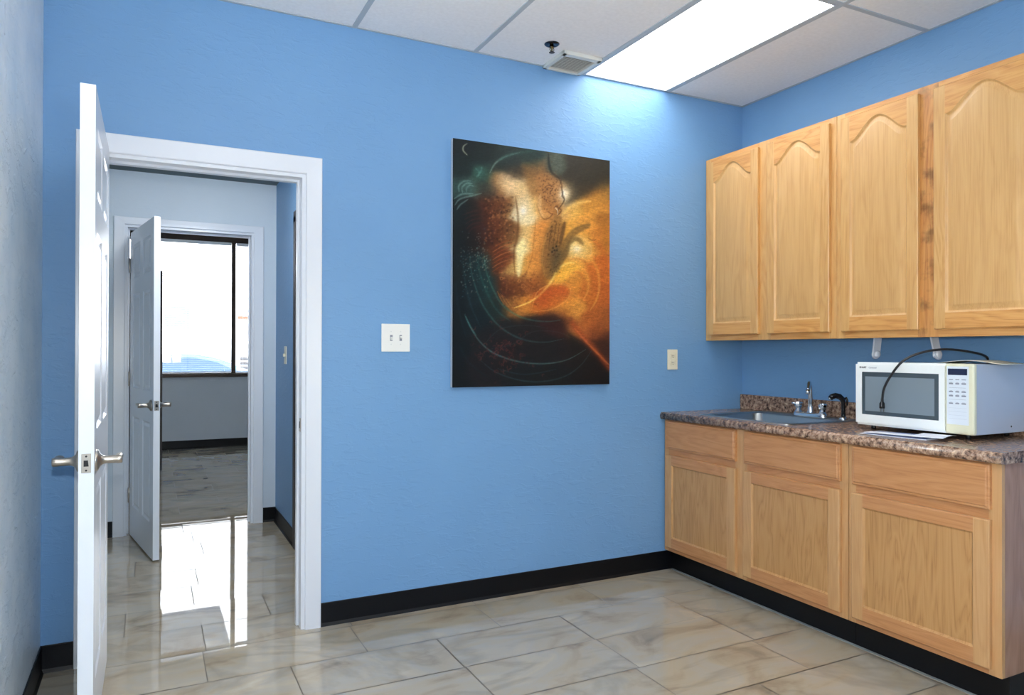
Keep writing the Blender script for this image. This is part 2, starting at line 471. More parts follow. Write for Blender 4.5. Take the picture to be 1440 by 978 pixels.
# ------------------------------------------------------------------ tiled ceiling and its grid
GX = [-.39+.61*k for k in range(0)]
gridx = [.225, .837, 1.443, 2.065, 2.652]
gridy = [2.12, .90, -.32, -1.54]
FX0, FX1 = gridx[3]+.012, gridx[4]-.012       # fitting in view
b = MB()
fit = [(FX0, FX1, gridy[0]+.012, D-.004), (.237+.0, .825, gridy[2]+.012, gridy[1]-.012)]
# ceiling slab with holes for the two fittings: cut into strips
def slab_holes(mb, x0, x1, y0, y1, z0, z1, holes):
    xs = sorted({x0, x1, *[h[0] for h in holes], *[h[1] for h in holes]})
    ys = sorted({y0, y1, *[h[2] for h in holes], *[h[3] for h in holes]})
    for i in range(len(xs)-1):
        for j in range(len(ys)-1):
            cx, cy = (xs[i]+xs[i+1])/2, (ys[j]+ys[j+1])/2
            if any(h[0] < cx < h[1] and h[2] < cy < h[3] for h in holes): continue
            mb.box(xs[i], xs[i+1], ys[j], ys[j+1], z0, z1)
slab_holes(b, XL, XR, YB, D, ZC, ZC+.06, fit)
ceil = struct('ceiling', b, M['ceil_tile'])
g = MB()
for x in gridx: g.box(x-.012, x+.012, YB, D, ZC-.004, ZC+.01, bev=.001, seg=1)
for y in gridy: g.box(XL, XR, y-.012, y+.012, ZC-.0042, ZC+.01, bev=.001, seg=1)
g.build('ceiling_grid', M['tbar'], ceil)
g = MB()
g.box(XL, XR, D-.014, D, ZC-.003, ZC+.004); g.box(XR-.016, XR, YB, D, ZC-.003, ZC+.004); g.box(XL, XL+.016, YB, D, ZC-.003, ZC+.004)
g.build('wall_angle', M['tbar'], ceil)

def troffer(x0, x1, y0, y1, label, ZC=ZC, dm=None):
    t = thing('ceiling_light', ((x0+x1)/2, (y0+y1)/2, ZC), label, 'ceiling light')
    m = MB()
    w = .012
    m.box(x0, x0+w, y0, y1, ZC-.004, ZC+.055); m.box(x1-w, x1, y0, y1, ZC-.004, ZC+.055)
    m.box(x0+w, x1-w, y0, y0+w, ZC-.004, ZC+.055); m.box(x0+w, x1-w, y1-w, y1, ZC-.004, ZC+.055)
    m.box(x0, x1, y0, y1, ZC+.055, ZC+.06)
    m.build('housing', M['tbar'], t)
    MB().box(x0+w, x1-w, y0+w, y1-w, ZC, ZC+.004).build('diffuser', dm or M['diffuser'], t)
    return t
troffer(*fit[0], 'lit white rectangular ceiling light panel meeting the blue wall above the picture')
t = thing('hall_fill_light', (.35, 4.05, ZH), 'added unseen round bowl light on the hall ceiling, above the first doorway', 'ceiling light')  # unseen lamp added to brighten the hall
m = MB(); m.lathe([(0, -.001), (.175, -.001), (.175, -.022), (.165, -.024), (0, -.024)], Matrix.Translation((.35, 4.05, ZH)), 40); m.build('base', M['nickel'], t)
m = MB(); m.lathe([(.160, -.024)] + [(.160*math.cos(a*PI/16), -.024-.105*math.sin(a*PI/16)) for a in range(1, 8)] + [(0, -.129)], Matrix.Translation((.35, 4.05, ZH)), 40)
m.build('fill_bowl', plain('lit_fill_bowl', (1, 1, 1, 1), .4, emit=(.93, .97, 1, 1), emits=75.0), t)
troffer(*fit[1], 'added unseen ceiling light panel over the open floor, away from the cabinets')  # second panel, out of view, added to raise the room's brightness

# ------------------------------------------------------------------ base trim
def baseboard(name, segs, mat=M['base'], kind='structure'):
    m = MB()
    for (x0, y0, x1, y1, nx, ny) in segs:      # wall line and the side it faces
        t = .005
        d = Vector((x1-x0, y1-y0, 0)).normalized()
        n = Vector((nx, ny, 0))
        prof = [(0, 0), (.013, 0), (.011, .004), (t, .014), (t, BASE-.003), (t-.002, BASE), (0, BASE)]
        A = [m.bm.verts.new(Vector((x0, y0, 0)) + n*a + Vector((0, 0, z))) for a, z in prof]
        B = [m.bm.verts.new(Vector((x1, y1, 0)) + n*a + Vector((0, 0, z))) for a, z in prof]
        k = len(prof)
        for i in range(k): m.bm.faces.new([A[i], A[(i+1) % k], B[(i+1) % k], B[i]])
        m.bm.faces.new(A[::-1]); m.bm.faces.new(B)
    o = m.build(name, mat); o['kind'] = kind
    return o
CASE = .060
baseboard('baseboard_back', [(XL, D, DL-CASE, D, 0, -1), (DR+.070, D, 2.6788, D, 0, -1)])
baseboard('baseboard_left', [(XL, YB, XL, D, 1, 0)])
baseboard('baseboard_right', [(XR, YB, XR, 1.44, -1, 0)])
baseboard('baseboard_front', [(XL, YB, XR, YB, 0, 1)])
baseboard('baseboard_hall_far', [(-1.48, H1, EL-.066, H1, 0, -1), (ER+.068, H1, HX, H1, 0, -1)])
baseboard('baseboard_hall_right', [(HX, 4.72, HX, H1, -1, 0)])
baseboard('baseboard_window', [(-.83, YW, 2.78, YW, 0, -1)])

# ------------------------------------------------------------------ door casings and jambs
def casing(name, xl, xr, zh, yf, yb, wl, wr, wt):
    """jamb lining and moulded casing on the side facing the camera (and a plain one behind)"""
    t = .018
    m = MB()
    # jamb lining with stop
    m.box(xl-.002, xl+.016, yf-.002, yb+.002, 0, zh); m.box(xr-.016, xr+.002, yf-.002, yb+.002, 0, zh)
    m.box(xl+.016, xr-.016, yf-.002, yb+.002, zh-.016, zh+.0015)
    ys = (yf+yb)/2
    m.box(xl+.0155, xl+.027, ys-.005, ys+.03, 0, zh-.0155, bev=.002, seg=1); m.box(xr-.027, xr-.0155, ys-.005, ys+.03, 0, zh-.0155, bev=.002, seg=1)
    m.box(xl+.027, xr-.027, ys-.004, ys+.029, zh-.026, zh-.0155)
    o = m.build(name, M['trim']); o['kind'] = 'structure'
    # casing profile mitred round the opening: (distance outwards from the opening, projection)
    def run(yw, sgn):
        c = MB()
        for prof_w in (1,):
            offs = [(.0, 0), (.0, .012), (.004, .0145), (.020, .015), (.96, .0175), (1.0, .014), (1.0, 0)]
            def pts(side):
                res = []
                for a, pr in offs:
                    if a <= .022 and a > 0 or a == 0: al, ar, at_ = a, a, a
                    else: al, ar, at_ = wl*a, wr*a, wt*a
                    if side == 'Lb': res.append((xl-al+.004*0, yw+sgn*pr, 0))
                    if side == 'Lt': res.append((xl-al, yw+sgn*pr, zh+at_))
                    if side == 'Rt': res.append((xr+ar, yw+sgn*pr, zh+at_))
                    if side == 'Rb': res.append((xr+ar, yw+sgn*pr, 0))
                return [c.bm.verts.new(p) for p in res]
            R = [pts(q) for q in ('Lb', 'Lt', 'Rt', 'Rb')]
            for a, b_ in zip(R[:-1], R[1:]):
                for i in range(len(offs)-1):
                    c.bm.faces.new([a[i], a[i+1], b_[i+1], b_[i]])
            c.bm.faces.new(R[0]); c.bm.faces.new(R[3][::-1])
        c.build('casing', M['trim'], o)
    run(yf, -1); run(yb, 1)
    return o
tr1 = casing('trim_1', DL, DR, DH, D, D+WT, CASE, .070, .077)
tr2 = casing('trim_2', EL, ER, EH, H1, H2, .066, .068, .050)
MB().box(DR-.0185, DR-.0155, D+.012, D+.040, .88, .94, bev=.001).build('strike_plate', M['nickel'], tr1)
MB().box(DR-.019, DR-.0183, D+.018, D+.034, .895, .925).build('strike_hole', M['blackhole'], tr1)

# ------------------------------------------------------------------ six-panel doors
def panel_face(W, H, rects, y, sgn):
    """height-field of one face of a moulded door; sgn = outward direction along y"""
    offs = [0, .004, .010, .016, .030, .036]
    rec = [0, .003, .007, .0075, .002, .0015]
    def dep(d):
        if d <= 0: return 0
        return float(np.interp(d, offs, rec))
    xs = {0, W}; zs = {0, H}
    for (x0, x1, z0, z1) in rects:
        for o in offs:
            xs |= {round(x0+o, 5), round(x1-o, 5)}; zs |= {round(z0+o, 5), round(z1-o, 5)}
    xs, zs = sorted(xs), sorted(zs)
    V = []; F = []
    for x in xs:
        for z in zs:
            d = -1
            for (x0, x1, z0, z1) in rects:
                q = min(x-x0, x1-x, z-z0, z1-z)
                d = max(d, q)
            V.append((x, y - sgn*dep(d), z))
    n = len(zs)
    for i in range(len(xs)-1):
        for j in range(n-1):
            F.append((i*n+j, (i+1)*n+j, (i+1)*n+j+1, i*n+j+1))
    return V, F
def lever_set(parent, x, z, t, flip=1, back=True):
    """lever handles both sides of a door slab occupying y 0..t in local space; lever points to the hinge (x=0)"""
    for sgn, y0 in ((-1, 0), (1, t)):
        m = MB()
        R = Matrix.Translation((x, y0, z)) @ Matrix.Rotation(PI/2 * (1 if sgn < 0 else -1), 4, 'X')
        m.lathe([(0, -.001), (.034, -.001), (.034, .003), (.031, .008), (.020, .012), (.014, .020), (.0125, .026), (.0125, .056), (.0135, .060), (.0135, .070), (.011, .073), (0, .073)], R, 28)
        yy = y0 + sgn*.062
        m.tube([(x+.004, yy, z), (x-.02, yy, z), (x-.05, yy+sgn*.004, z+.002), (x-.085, yy+sgn*.002, z+.001), (x-.112, yy-sgn*.006, z-.003)], [.0105, .0115, .010, .009, .007], 14, flat=.75)
        m.build('door_handle', M['nickel'], parent, world=False)
def latch(parent, W, z, t):
    m = MB().box(W-.0005, W+.0012, t/2-.0125, t/2+.0125, z-.0285, z+.0285, bev=.0005, seg=1)
    pl_ = m.build('latch_plate', M['nickel'], parent, world=False)
    k = MB(); k.prism([(t/2-.0065, z-.009), (t/2+.0065, z-.009), (t/2+.0045, z+.009), (t/2-.0065, z+.009)], W+.001, W+.0035, 'yz')
    k.lathe([(0, .0016), (.0028, .0016), (.0028, 0)], Matrix.Translation((W+.0008, t/2, z+.021)) @ Matrix.Rotation(PI/2, 4, 'Y'), 12)
    k.lathe([(0, .0016), (.0028, .0016), (.0028, 0)], Matrix.Translation((W+.0008, t/2, z-.021)) @ Matrix.Rotation(PI/2, 4, 'Y'), 12)
    k.build('latch_bolt', M['blackhole'], pl_, world=False)
def six_panel_door(name, hinge, ang, W, H, t, hz, handle_x=.065, hinge_side=1):
    r = bpy.data.objects.new(name, None); COL.objects.link(r)
    r.location = hinge; r.rotation_euler = (0, 0, ang); r['kind'] = 'structure'
    st, ms = .105, .10
    pw = (W - 2*st - ms)/2
    c1 = (st, st+pw); c2 = (st+pw+ms, W-st)
    rows = [(.205, .80), (.985, 1.60), (1.705, 1.925)]
    rects = [(c[0], c[1], z0, z1) for c in (c1, c2) for z0, z1 in rows]
    m = MB()
    V, F = panel_face(W, H, rects, 0, -1); m.faces(V, F)
    V, F = panel_face(W, H, rects, t, 1); m.faces(V, F)
    for q in (((0, 0, 0), (0, t, 0), (0, t, H), (0, 0, H)), ((W, 0, 0), (W, t, 0), (W, t, H), (W, 0, H)), ((0, 0, 0), (W, 0, 0), (W, t, 0), (0, t, 0)), ((0, 0, H), (W, 0, H), (W, t, H), (0, t, H))):
        m.faces(q, [(0, 1, 2, 3)])
    bmesh.ops.remove_doubles(m.bm, verts=m.bm.verts[:], dist=1e-5)
    m.build('door_leaf', M['door'], r, world=False)
    lever_set(r, W-handle_x, hz, t)
    latch(r, W, hz, t)
    for z in (.26, 1.04, 1.80):
        h = MB()
        yy = -.004 if hinge_side < 0 else t+.004
        h.lathe([(0, -.052), (.003, -.05), (.0065, -.045), (.0065, .045), (.003, .05), (0, .052)], Matrix.Translation((-.004, yy, z)), 14)
        h.box(-.003, 0, (yy if hinge_side < 0 else t-.03), (.03 if hinge_side < 0 else yy), z-.044, z+.044)
        h.build('hinge', M['nickel'], r, world=False)
    return r
# door 1: leaf swung into the room, seen almost edge on; local x runs hinge -> free edge
six_panel_door('door_1', (-.188, D-.004, .012), -PI/2, .80, 2.028, .041, .893, hinge_side=-1)
# door 2: leaf swung towards the camera from the far doorway
a2 = math.atan2(4.722-5.468, .020-(-.116))
six_panel_door('door_2', (-.116, H1-.012, .012), a2, .765, 2.018, .035, .905, hinge_side=-1)

# dark door standing open in the far room, seen edge on past door 2
r = bpy.data.objects.new('door_3', None); COL.objects.link(r); r.location = (-.80, 8.22, .01); r['kind'] = 'structure'
MB().box(-.80, .118, 8.20, 8.24, .01, 2.06, bev=.002).build('door_leaf', M['darkdoor'], r)
m = MB()
m.lathe([(0, 0), (.03, 0), (.03, .006), (.012, .012), (.012, .04), (.026, .05), (.028, .062), (.02, .072), (0, .074)], Matrix.Translation((.06, 8.20, .99)) @ Matrix.Rotation(PI/2, 4, 'X'), 20)
m.build('door_handle', M['nickel'], r)
# dark door and frame in the hall's right wall
r = bpy.data.objects.new('door_4', None); COL.objects.link(r); r.location = (HX, 4.2, 0); r['kind'] = 'structure'
m = MB()
m.box(HX-.014, HX+.12, 4.63, 4.70, 0, 2.09, bev=.002); m.box(HX-.014, HX+.12, 3.72, 3.79, 0, 2.09, bev=.002); m.box(HX-.014, HX+.12, 3.72, 4.70, 2.05, 2.12, bev=.002)
m.build('door_frame', M['darkdoor'], r)
MB().box(HX+.03, HX+.07, 3.79, 4.63, .01, 2.05, bev=.001).build('door_leaf', M['darkdoor'], r)

# ------------------------------------------------------------------ window of the far room
r = bpy.data.objects.new('window_1', None); COL.objects.link(r); r.location = ((WX0+WX1)/2, YW, WZ0); r['kind'] = 'structure'
m = MB()
y0, y1 = YW+.03, YW+.10
m.box(WX0, WX1, y0-.02, y1, WZ1-.07, WZ1, bev=.003); m.box(WX0, WX1, y0, y1, WZ0-.05, WZ0, bev=.003)
m.box(WX0, WX0+.05, y0, y1, WZ0, WZ1, bev=.003); m.box(WX1-.05, WX1, y0, y1, WZ0, WZ1, bev=.003)
m.box(.952, 1.004, y0-.01, y1, WZ0, WZ1, bev=.003)
m.build('window_frame', M['bronze'], r)
MB().box(WX0, WX1, YW-.03, YW+.05, WZ0-.052, WZ0-.012, bev=.004).build('window_sill', M['bronze'], r)
MB().box(WX0+.05, .952, YW+.075, YW+.081, WZ0, WZ1-.07).build('pane', M['glass'], r)
MB().box(1.004, WX1-.05, YW+.075, YW+.081, WZ0, WZ1-.07).build('pane', M['glass'], r)
def blind(x0, x1, label):
    t = thing('window_blind', ((x0+x1)/2, YW+.015, WZ0), label, 'window blind', 'horizontal blinds in the far window')
    MB().box(x0, x1, YW, YW+.028, WZ1-.11, WZ1-.072, bev=.002).build('headrail', M['blind'], t)
    m = MB()
    z = WZ0+.03
    while z < WZ1-.115:
        m.faces([(x0, YW+.003, z+.001), (x1, YW+.003, z+.001), (x1, YW+.014, z+.0022), (x0, YW+.014, z+.0022), (x1, YW+.026, z), (x0, YW+.026, z)], [(0, 1, 2, 3), (3, 2, 4, 5)], smooth=True)
        z += .026
    m.build('slats', M['blind'], t, recalc=False)
    m = MB()
    m.box(x0, x1, YW+.004, YW+.026, WZ0+.004, WZ0+.018, bev=.002)
    m.build('bottom_rail', M['blind'], t)
    m = MB()
    n = max(2, int((x1-x0)/.45)+1)
    for k in range(n):
        x = x0+.08 + (x1-x0-.16)*k/(n-1)
        m.tube([(x, YW+.002, WZ0+.02), (x, YW+.002, WZ1-.09)], .0008, 6)
    m.build('ladder_cord', M['blind'], t)
blind(WX0+.055, .945, 'white horizontal blind in the wider left part of the far window')
blind(1.010, WX1-.055, 'white horizontal blind in the part of the far window right of the mullion')

# ------------------------------------------------------------------ outside the far window (all in full sun)
struct('ground_outside', MB().box(-14, 16, YW+.2, 40, -.25, -.05), M['asphalt'])
struct('ground_behind', MB().box(-14, 16, -20, YB-.12, -.25, -.05), M['asphalt'])
t = thing('building', (2, 18.6, -.05), 'sunlit white building seen through the far window', 'building')
MB().box(-13, 15, 18.2, 22, -.05, 6).build('wall', M['ext_white'], t)
v = MB(); v.box(.26, .85, 18.16, 18.2, 1.67, 2.28)
vo = v.build('louvre_frame', M['ext_white'], t)
v = MB()
for k in range(12): v.box(.29, .82, 18.14, 18.165, 1.70+k*.047, 1.728+k*.047)
v.build('louvre', M['ext_grey'], vo)
t = thing('air_conditioner', (2.25, 17.6, -.05), 'boxy air conditioner with dark grille against the building outside', 'air conditioner')
v = MB(); v.box(1.78, 2.8, 17.45, 18.12, -.05, 1.2, bev=.02); v.build('housing', M['ext_white'], t)
v = MB()
for k in range(9): v.box(1.84, 2.74, 17.42, 17.449, .18+k*.105, .25+k*.105)
v.build('grille', M['ext_dark'], t)
s_ = MB().box(1.86, 2.5, 18.15, 18.195, 1.98, 2.07, bev=.004).build('wall_sign', M['ext_sign'])
tag(s_, 'small brown sign on the white building beyond the far window', 'sign')
c_ = MB()
c_.box(-8, 1.055, YW+.21, 13.0, 3.04, 3.2); c_.build('canopy', M['canopy'])
tag(bpy.data.objects['canopy'], 'flat grey canopy over the pavement outside the far window', 'canopy')
# parked car, side on, its roof and windows above the sill
CZ = .90; CXO = .72
t = thing('car', (.1, 15.2, -.05), 'pale blue grey car parked outside the far window', 'car')
prof = [(-3.1, .25), (-3.1, .72), (-2.7, .86), (-2.25, .90), (-1.6, 1.26), (-.9, 1.36), (.05, 1.36), (.45, 1.27), (1.05, .93), (1.55, .86), (1.62, .5), (1.6, .25)]
m = MB(); m.prism([(x+CXO, z*CZ-.05) for x, z in prof], 14.4, 16.0, 'xz')
bmesh.ops.bevel(m.bm, geom=[e for e in m.bm.edges], offset=.05, segments=3, affect='EDGES')
m.build('body', M['carpaint'], t)
def carwin(poly):
    q = MB(); q.prism([(x+CXO, z*CZ-.05) for x, z in poly], 14.385, 14.40, 'xz'); q.build('side_window', M['carglass'], t)
carwin([(-2.0, .95), (-1.5, 1.22), (-.95, 1.29), (-.95, .95)]); carwin([(-.88, .95), (-.88, 1.29), (0, 1.29), (.38, 1.2), (.86, .95)])
for x in (-2.35, .85):
    m = MB(); m.lathe([(0, 0), (.2, 0), (.3, .01), (.33, .04), (.33, .2), (0, .2)], Matrix.Translation((x+CXO, 14.58, .28)) @ Matrix.Rotation(PI/2, 4, 'X'), 28)
    m.build('wheel', M['tyre'], t)

# ------------------------------------------------------------------ cabinets
def cab_door(parent, name, xf, th, y0, y1, z0, z1, st, rb, rt, mats, arch=0.0, raised=True):
    """frame-and-panel door facing -x, front plane xf, back plane xf+th"""
    if raised:
        offs = [0, .003, .007, .011, .030, .034]; rec = [0, .0045, .0085, .0095, .0010, .0004]
    else:
        offs = [0, .003, .008, .012]; rec = [0, .003, .0075, .0075]
    ya, yb, za = y0+st, y1-st, z0+rb
    sh = z1 - rt - arch
    def top(y):
        s = min(max((y-ya)/(yb-ya), 0), 1)
        if arch <= 0: return sh, 0
        a, b_ = .05, .95
        q = min(max((s-a)/(b_-a), 0), 1)
        zz = .5*(1-math.cos(2*PI*q))
        zz = zz**.68
        dz = 0
        h = 1e-3
        q2 = min(max((s+h-a)/(b_-a), 0), 1)
        zz2 = (.5*(1-math.cos(2*PI*q2)))**.68
        dz = (zz2-zz)*arch/(h*(yb-ya))
        return sh + arch*zz, dz
    us = [y0, y0+.004] + [ya+o for o in offs]
    n = 28 if arch else 4
    us += [ya+offs[-1] + (yb-ya-2*offs[-1])*k/n for k in range(1, n)]
    us += [yb-o for o in reversed(offs)] + [y1-.004, y1]
    V = []; nr = None; info = []
    for u in us:
        t_, dz = top(u)
        sl = math.sqrt(1+min(dz*dz, 4))
        col = [(z0, -2), (z0+.004, -1)] + [(za+o, o) for o in offs]
        col += [((za+offs[-1]) * (1-k/3) + (t_-offs[-1]*sl)*k/3, 9) for k in (1, 2)]
        col += [(t_-o*sl, o) for o in reversed(offs)] + [(z1-.004, -1), (z1, -2)]
        nr = len(col)
        du = min(u-ya, yb-u)
        for j, (z, dw) in enumerate(col):
            edge = (u <= y0 or u >= y1 or j == 0 or j == nr-1)
            d = min(du, dw if dw >= 0 else -1)
            x = xf + (.003 if edge else (float(np.interp(d, offs, rec)) if d > 0 else 0))
            V.append((x, u, z))
    F = []; mi = []
    for i in range(len(us)-1):
        um = (us[i]+us[i+1])/2
        for j in range(nr-1):
            F.append((i*nr+j, (i+1)*nr+j, (i+1)*nr+j+1, i*nr+j+1))
            if um < ya or um > yb: mi.append(0)
            elif j < 2 or j >= nr-3: mi.append(1)
            else: mi.append(2)
    m = MB()
    vs = [m.bm.verts.new(p) for p in V]
    for f, k in zip(F, mi):
        fc = m.bm.faces.new([vs[q] for q in f]); fc.material_index = k
        fc.smooth = (k == 2 and raised)
    # sides and back
    nU = len(us)
    ring = [i*nr for i in range(nU)] + [(nU-1)*nr+j for j in range(1, nr)] + [i*nr+nr-1 for i in range(nU-2, -1, -1)] + [j for j in range(nr-2, 0, -1)]
    bk = [m.bm.verts.new((xf+th, V[q][1], V[q][2])) for q in ring]
    for k in range(len(ring)):
        k2 = (k+1) % len(ring)
        m.bm.faces.new([vs[ring[k]], vs[ring[k2]], bk[k2], bk[k]])
    m.bm.faces.new(bk)
    o = m.build(name, mats, parent)
    return o
def drawer_front(parent, xf, th, y0, y1, z0, z1, mat, name='drawer_front'):
    m = MB()
    V = []
    for q, x in ((0, xf+th), (0, xf+.006), (.003, xf+.004), (.009, xf+.004), (.013, xf)):
        V.append([m.bm.verts.new(p) for p in ((x, y0+q, z0+q), (x, y1-q, z0+q), (x, y1-q, z1-q), (x, y0+q, z1-q))])
    for a, b_ in zip(V[:-1], V[1:]):
        for k in range(4): m.bm.faces.new([a[k], a[(k+1) % 4], b_[(k+1) % 4], b_[k]])
    m.bm.faces.new(V[0]); m.bm.faces.new(V[-1])
    return m.build(name, mat, parent)

LM = [M['lo_v'], M['lo_h'], M['lo_p']]
UM = [M['oak_v'], M['oak_h'], M['oak_p']]
XB, XT = 2.634, 2.679
BZ0, BZ1 = .112, .857
def base_cabinet(ya, yb, label, openings, right_end=False):
    """ya < yb; openings = list of (door y0, y1)"""
    t = thing('base_cabinet', (2.93, (ya+yb)/2, 0), label, 'cabinet', 'oak base cabinets under the worktop')
    m = MB()
    m.box(XB+.019, XR-.003, ya, ya+.016, BZ0, BZ1); m.box(XB+.019, XR-.003, yb-.016, yb, BZ0, BZ1)
    m.box(XB+.019, XR-.003, ya+.016, yb-.016, BZ0, BZ0+.016); m.box(XR-.010, XR-.003, ya+.016, yb-.016, BZ0+.016, BZ1)
    m.build('carcass', M['lo_s'], t)
    m = MB()     # face frame: stiles and rails
    ys = [ya] + [v for o in openings for v in o] + [yb]
    ys = sorted(ys)
    for k in range(0, len(ys), 2):
        a = ys[k] - (0 if k == 0 else .0) ; b_ = ys[k+1]
        a2_ = a if k == 0 else a-.012
        b2_ = b_ if k+2 >= len(ys) else b_+.012
        if k == 0: b2_ = b_+.012
        m.box(XB, XB+.0185, a2_, b2_, BZ0, BZ1, mi=0, bev=.0008, seg=1)
    for z0, z1 in ((BZ0, BZ0+.035), (.645, .71), (.838, BZ1)):
        m.box(XB+.0004, XB+.0185, ya+.001, yb-.001, z0+.0004, z1-.0004, mi=1)
    m.build('face_frame', [M['lo_v'], M['lo_h']], t)
    m = MB(); m.box(XT, XR-.004, ya, yb, .001, BZ0)
    if right_end: pass
    m.build('toe_kick', M['base'], t)
    for (a, b_) in openings:
        cab_door(t, 'door', XB-.019, .0187, a, b_, .136, .656, .055, .058, .052, LM, 0, False)
        drawer_front(t, XB-.019, .0187, a+.001, b_-.001, .692, .850, M['lo_h'])
    return t
base_cabinet(2.081, D-.003, 'oak sink base cabinet with two doors in the corner under the sink', [(2.112, 2.668), (2.724, 3.268)])
base_cabinet(1.468, 2.078, 'oak base cabinet with one door and one drawer front under the microwave', [(1.500, 2.055)])
# toe strip (vinyl base glued along the recess) is one run
tag(MB().box(XT-.017, XT-.0005, 1.475, D-.02, .0005, .0022).build('floor_strip', M['film']), 'clear plastic strip on the floor along the black toe kick', 'floor strip')

UZ0, UZ1 = 1.306, 2.372
XU = 2.939
def wall_cabinet(ya, yb, label, doors, knotty=None):
    t = thing('wall_cabinet', (3.08, (ya+yb)/2, UZ0), label, 'cabinet', 'oak wall cabinets')
    m = MB(); m.box(XU+.019, XR-.002, ya, yb, UZ0+.004, UZ1-.002); m.build('carcass', M['oak_v'], t)
    m = MB()
    ys = sorted([ya] + [v for o in doors for v in o] + [yb])
    for k in range(0, len(ys), 2):
        a, b_ = ys[k], ys[k+1]
        if k > 0: a -= .012
        if k+2 < len(ys): b_ += .012
        mi = 0
        if knotty and knotty[0] <= (ys[k]+ys[k+1])/2 <= knotty[1]: mi = 2
        m.box(XU, XU+.0185, a, b_, UZ0, UZ1, mi=mi, bev=.0008, seg=1)
    for z0, z1 in ((UZ0, UZ0+.04), (UZ1-.045, UZ1)):
        m.box(XU+.0004, XU+.0185, ya+.001, yb-.001, z0+.0004, z1-.0004, mi=1)
    m.build('face_frame', [M['oak_v'], M['oak_h'], M['oak_k']], t)
    for a, b_ in doors:
        cab_door(t, 'door', XU-.019, .0187, a, b_, 1.338, 2.345, .050, .066, .032, UM, .088, True)
    return t
wall_cabinet(2.386, D-.002, 'pair of arched oak doors in the corner, wall cabinet above the sink', [(2.416, 2.808), (2.872, 3.262)])
wall_cabinet(1.462, 2.384, 'wall cabinet with two arched oak doors above the microwave', [(1.492, 1.898), (1.966, 2.351)], knotty=(1.90, 1.96))

# ------------------------------------------------------------------ worktop, sink, taps
CX0, CY0, CT, CB = 2.600, 1.452, .897, .857
SX0, SX1, SY0, SY1 = 2.672, 3.192, 2.44, 3.06
m = MB()
def nose(ya, yb):
    prof = [(CX0+.05, CB), (CX0+.010, CB), (CX0+.003, CB+.004), (CX0, CB+.012), (CX0, CT-.014), (CX0+.004, CT-.005), (CX0+.013, CT), (CX0+.05, CT)]
    A = [m.bm.verts.new((x, ya, z)) for x, z in prof]; B = [m.bm.verts.new((x, yb, z)) for x, z in prof]
    for i in range(len(prof)):
        j = (i+1) % len(prof)
        f = m.bm.faces.new([A[i], A[j], B[j], B[i]]); f.smooth = i not in (0, 6, 7)
    m.bm.faces.new(A[::-1]); m.bm.faces.new(B)
nose(CY0, D-.003)
hx0, hx1, hy0, hy1 = SX0+.012, SX1-.012, SY0+.012, SY1-.012
m.box(CX0+.05, hx0, CY0, D-.003, CB, CT); m.box(hx0, hx1, CY0, hy0, CB, CT)
m.box(hx0, hx1, hy1, D-.003, CB, CT); m.box(hx1, XR-.002, CY0, D-.003, CB, CT)
wt = m.build('worktop', M['counter'])
tag(wt, 'brown speckled laminate worktop running over the oak base cabinets', 'worktop')
m = MB(); m.box(XR-.021, XR-.001, CY0, D-.004, CT, .984, bev=.004); m.build('backsplash', M['counter'], wt)

# stainless drop-in sink
t = thing('kitchen_sink', ((SX0+SX1)/2, (SY0+SY1)/2, CT), 'stainless steel sink set into the brown worktop near the corner', 'sink')
def rrect(x0, x1, y0, y1, r, n=6):
    pts = []
    for cx, cy, a0 in ((x1-r, y1-r, 0), (x0+r, y1-r, PI/2), (x0+r, y0+r, PI), (x1-r, y0+r, 1.5*PI)):
        for k in range(n+1):
            a = a0 + PI/2*k/n
            pts.append((cx+r*math.cos(a), cy+r*math.sin(a)))
    return pts
m = MB()
bx0, bx1, by0, by1 = SX0+.035, 3.075, SY0+.035, SY1-.035
levels = [(SX0, SX1, SY0, SY1, .02, CT+.0005), (SX0+.002, SX1-.002, SY0+.002, SY1-.002, .019, CT+.004), (SX0+.010, SX1-.010, SY0+.010, SY1-.010, .018, CT+.0055),
          (SX0+.016, SX1-.016, SY0+.016, SY1-.016, .03, CT+.0035), (bx0, bx1, by0, by1, .05, CT+.0032), (bx0+.006, bx1-.006, by0+.006, by1-.006, .05, CT-.004),
          (bx0+.012, bx1-.012, by0+.012, by1-.012, .055, CT-.12), (bx0+.03, bx1-.03, by0+.03, by1-.03, .05, CT-.148), (bx0+.10, bx1-.10, by0+.10, by1-.10, .05, CT-.155)]
prev = None
for (a, b_, c, d_, r_, z) in levels:
    ring = [m.bm.verts.new((x, y, z)) for x, y in rrect(a, b_, c, d_, r_)]
    if prev:
        for k in range(len(ring)):
            f = m.bm.faces.new([prev[k], prev[(k+1) % len(ring)], ring[(k+1) % len(ring)], ring[k]]); f.smooth = True
    prev = ring
m.bm.faces.new(prev)
m.build('basin', M['steel'], t)
m = MB(); m.lathe([(.045, 0), (.043, .003), (.03, .001), (.028, -.006), (0, -.008)], Matrix.Translation(((bx0+bx1)/2, (by0+by1)/2, CT-.1545)), 24); m.build('drain', M['chrome'], t)

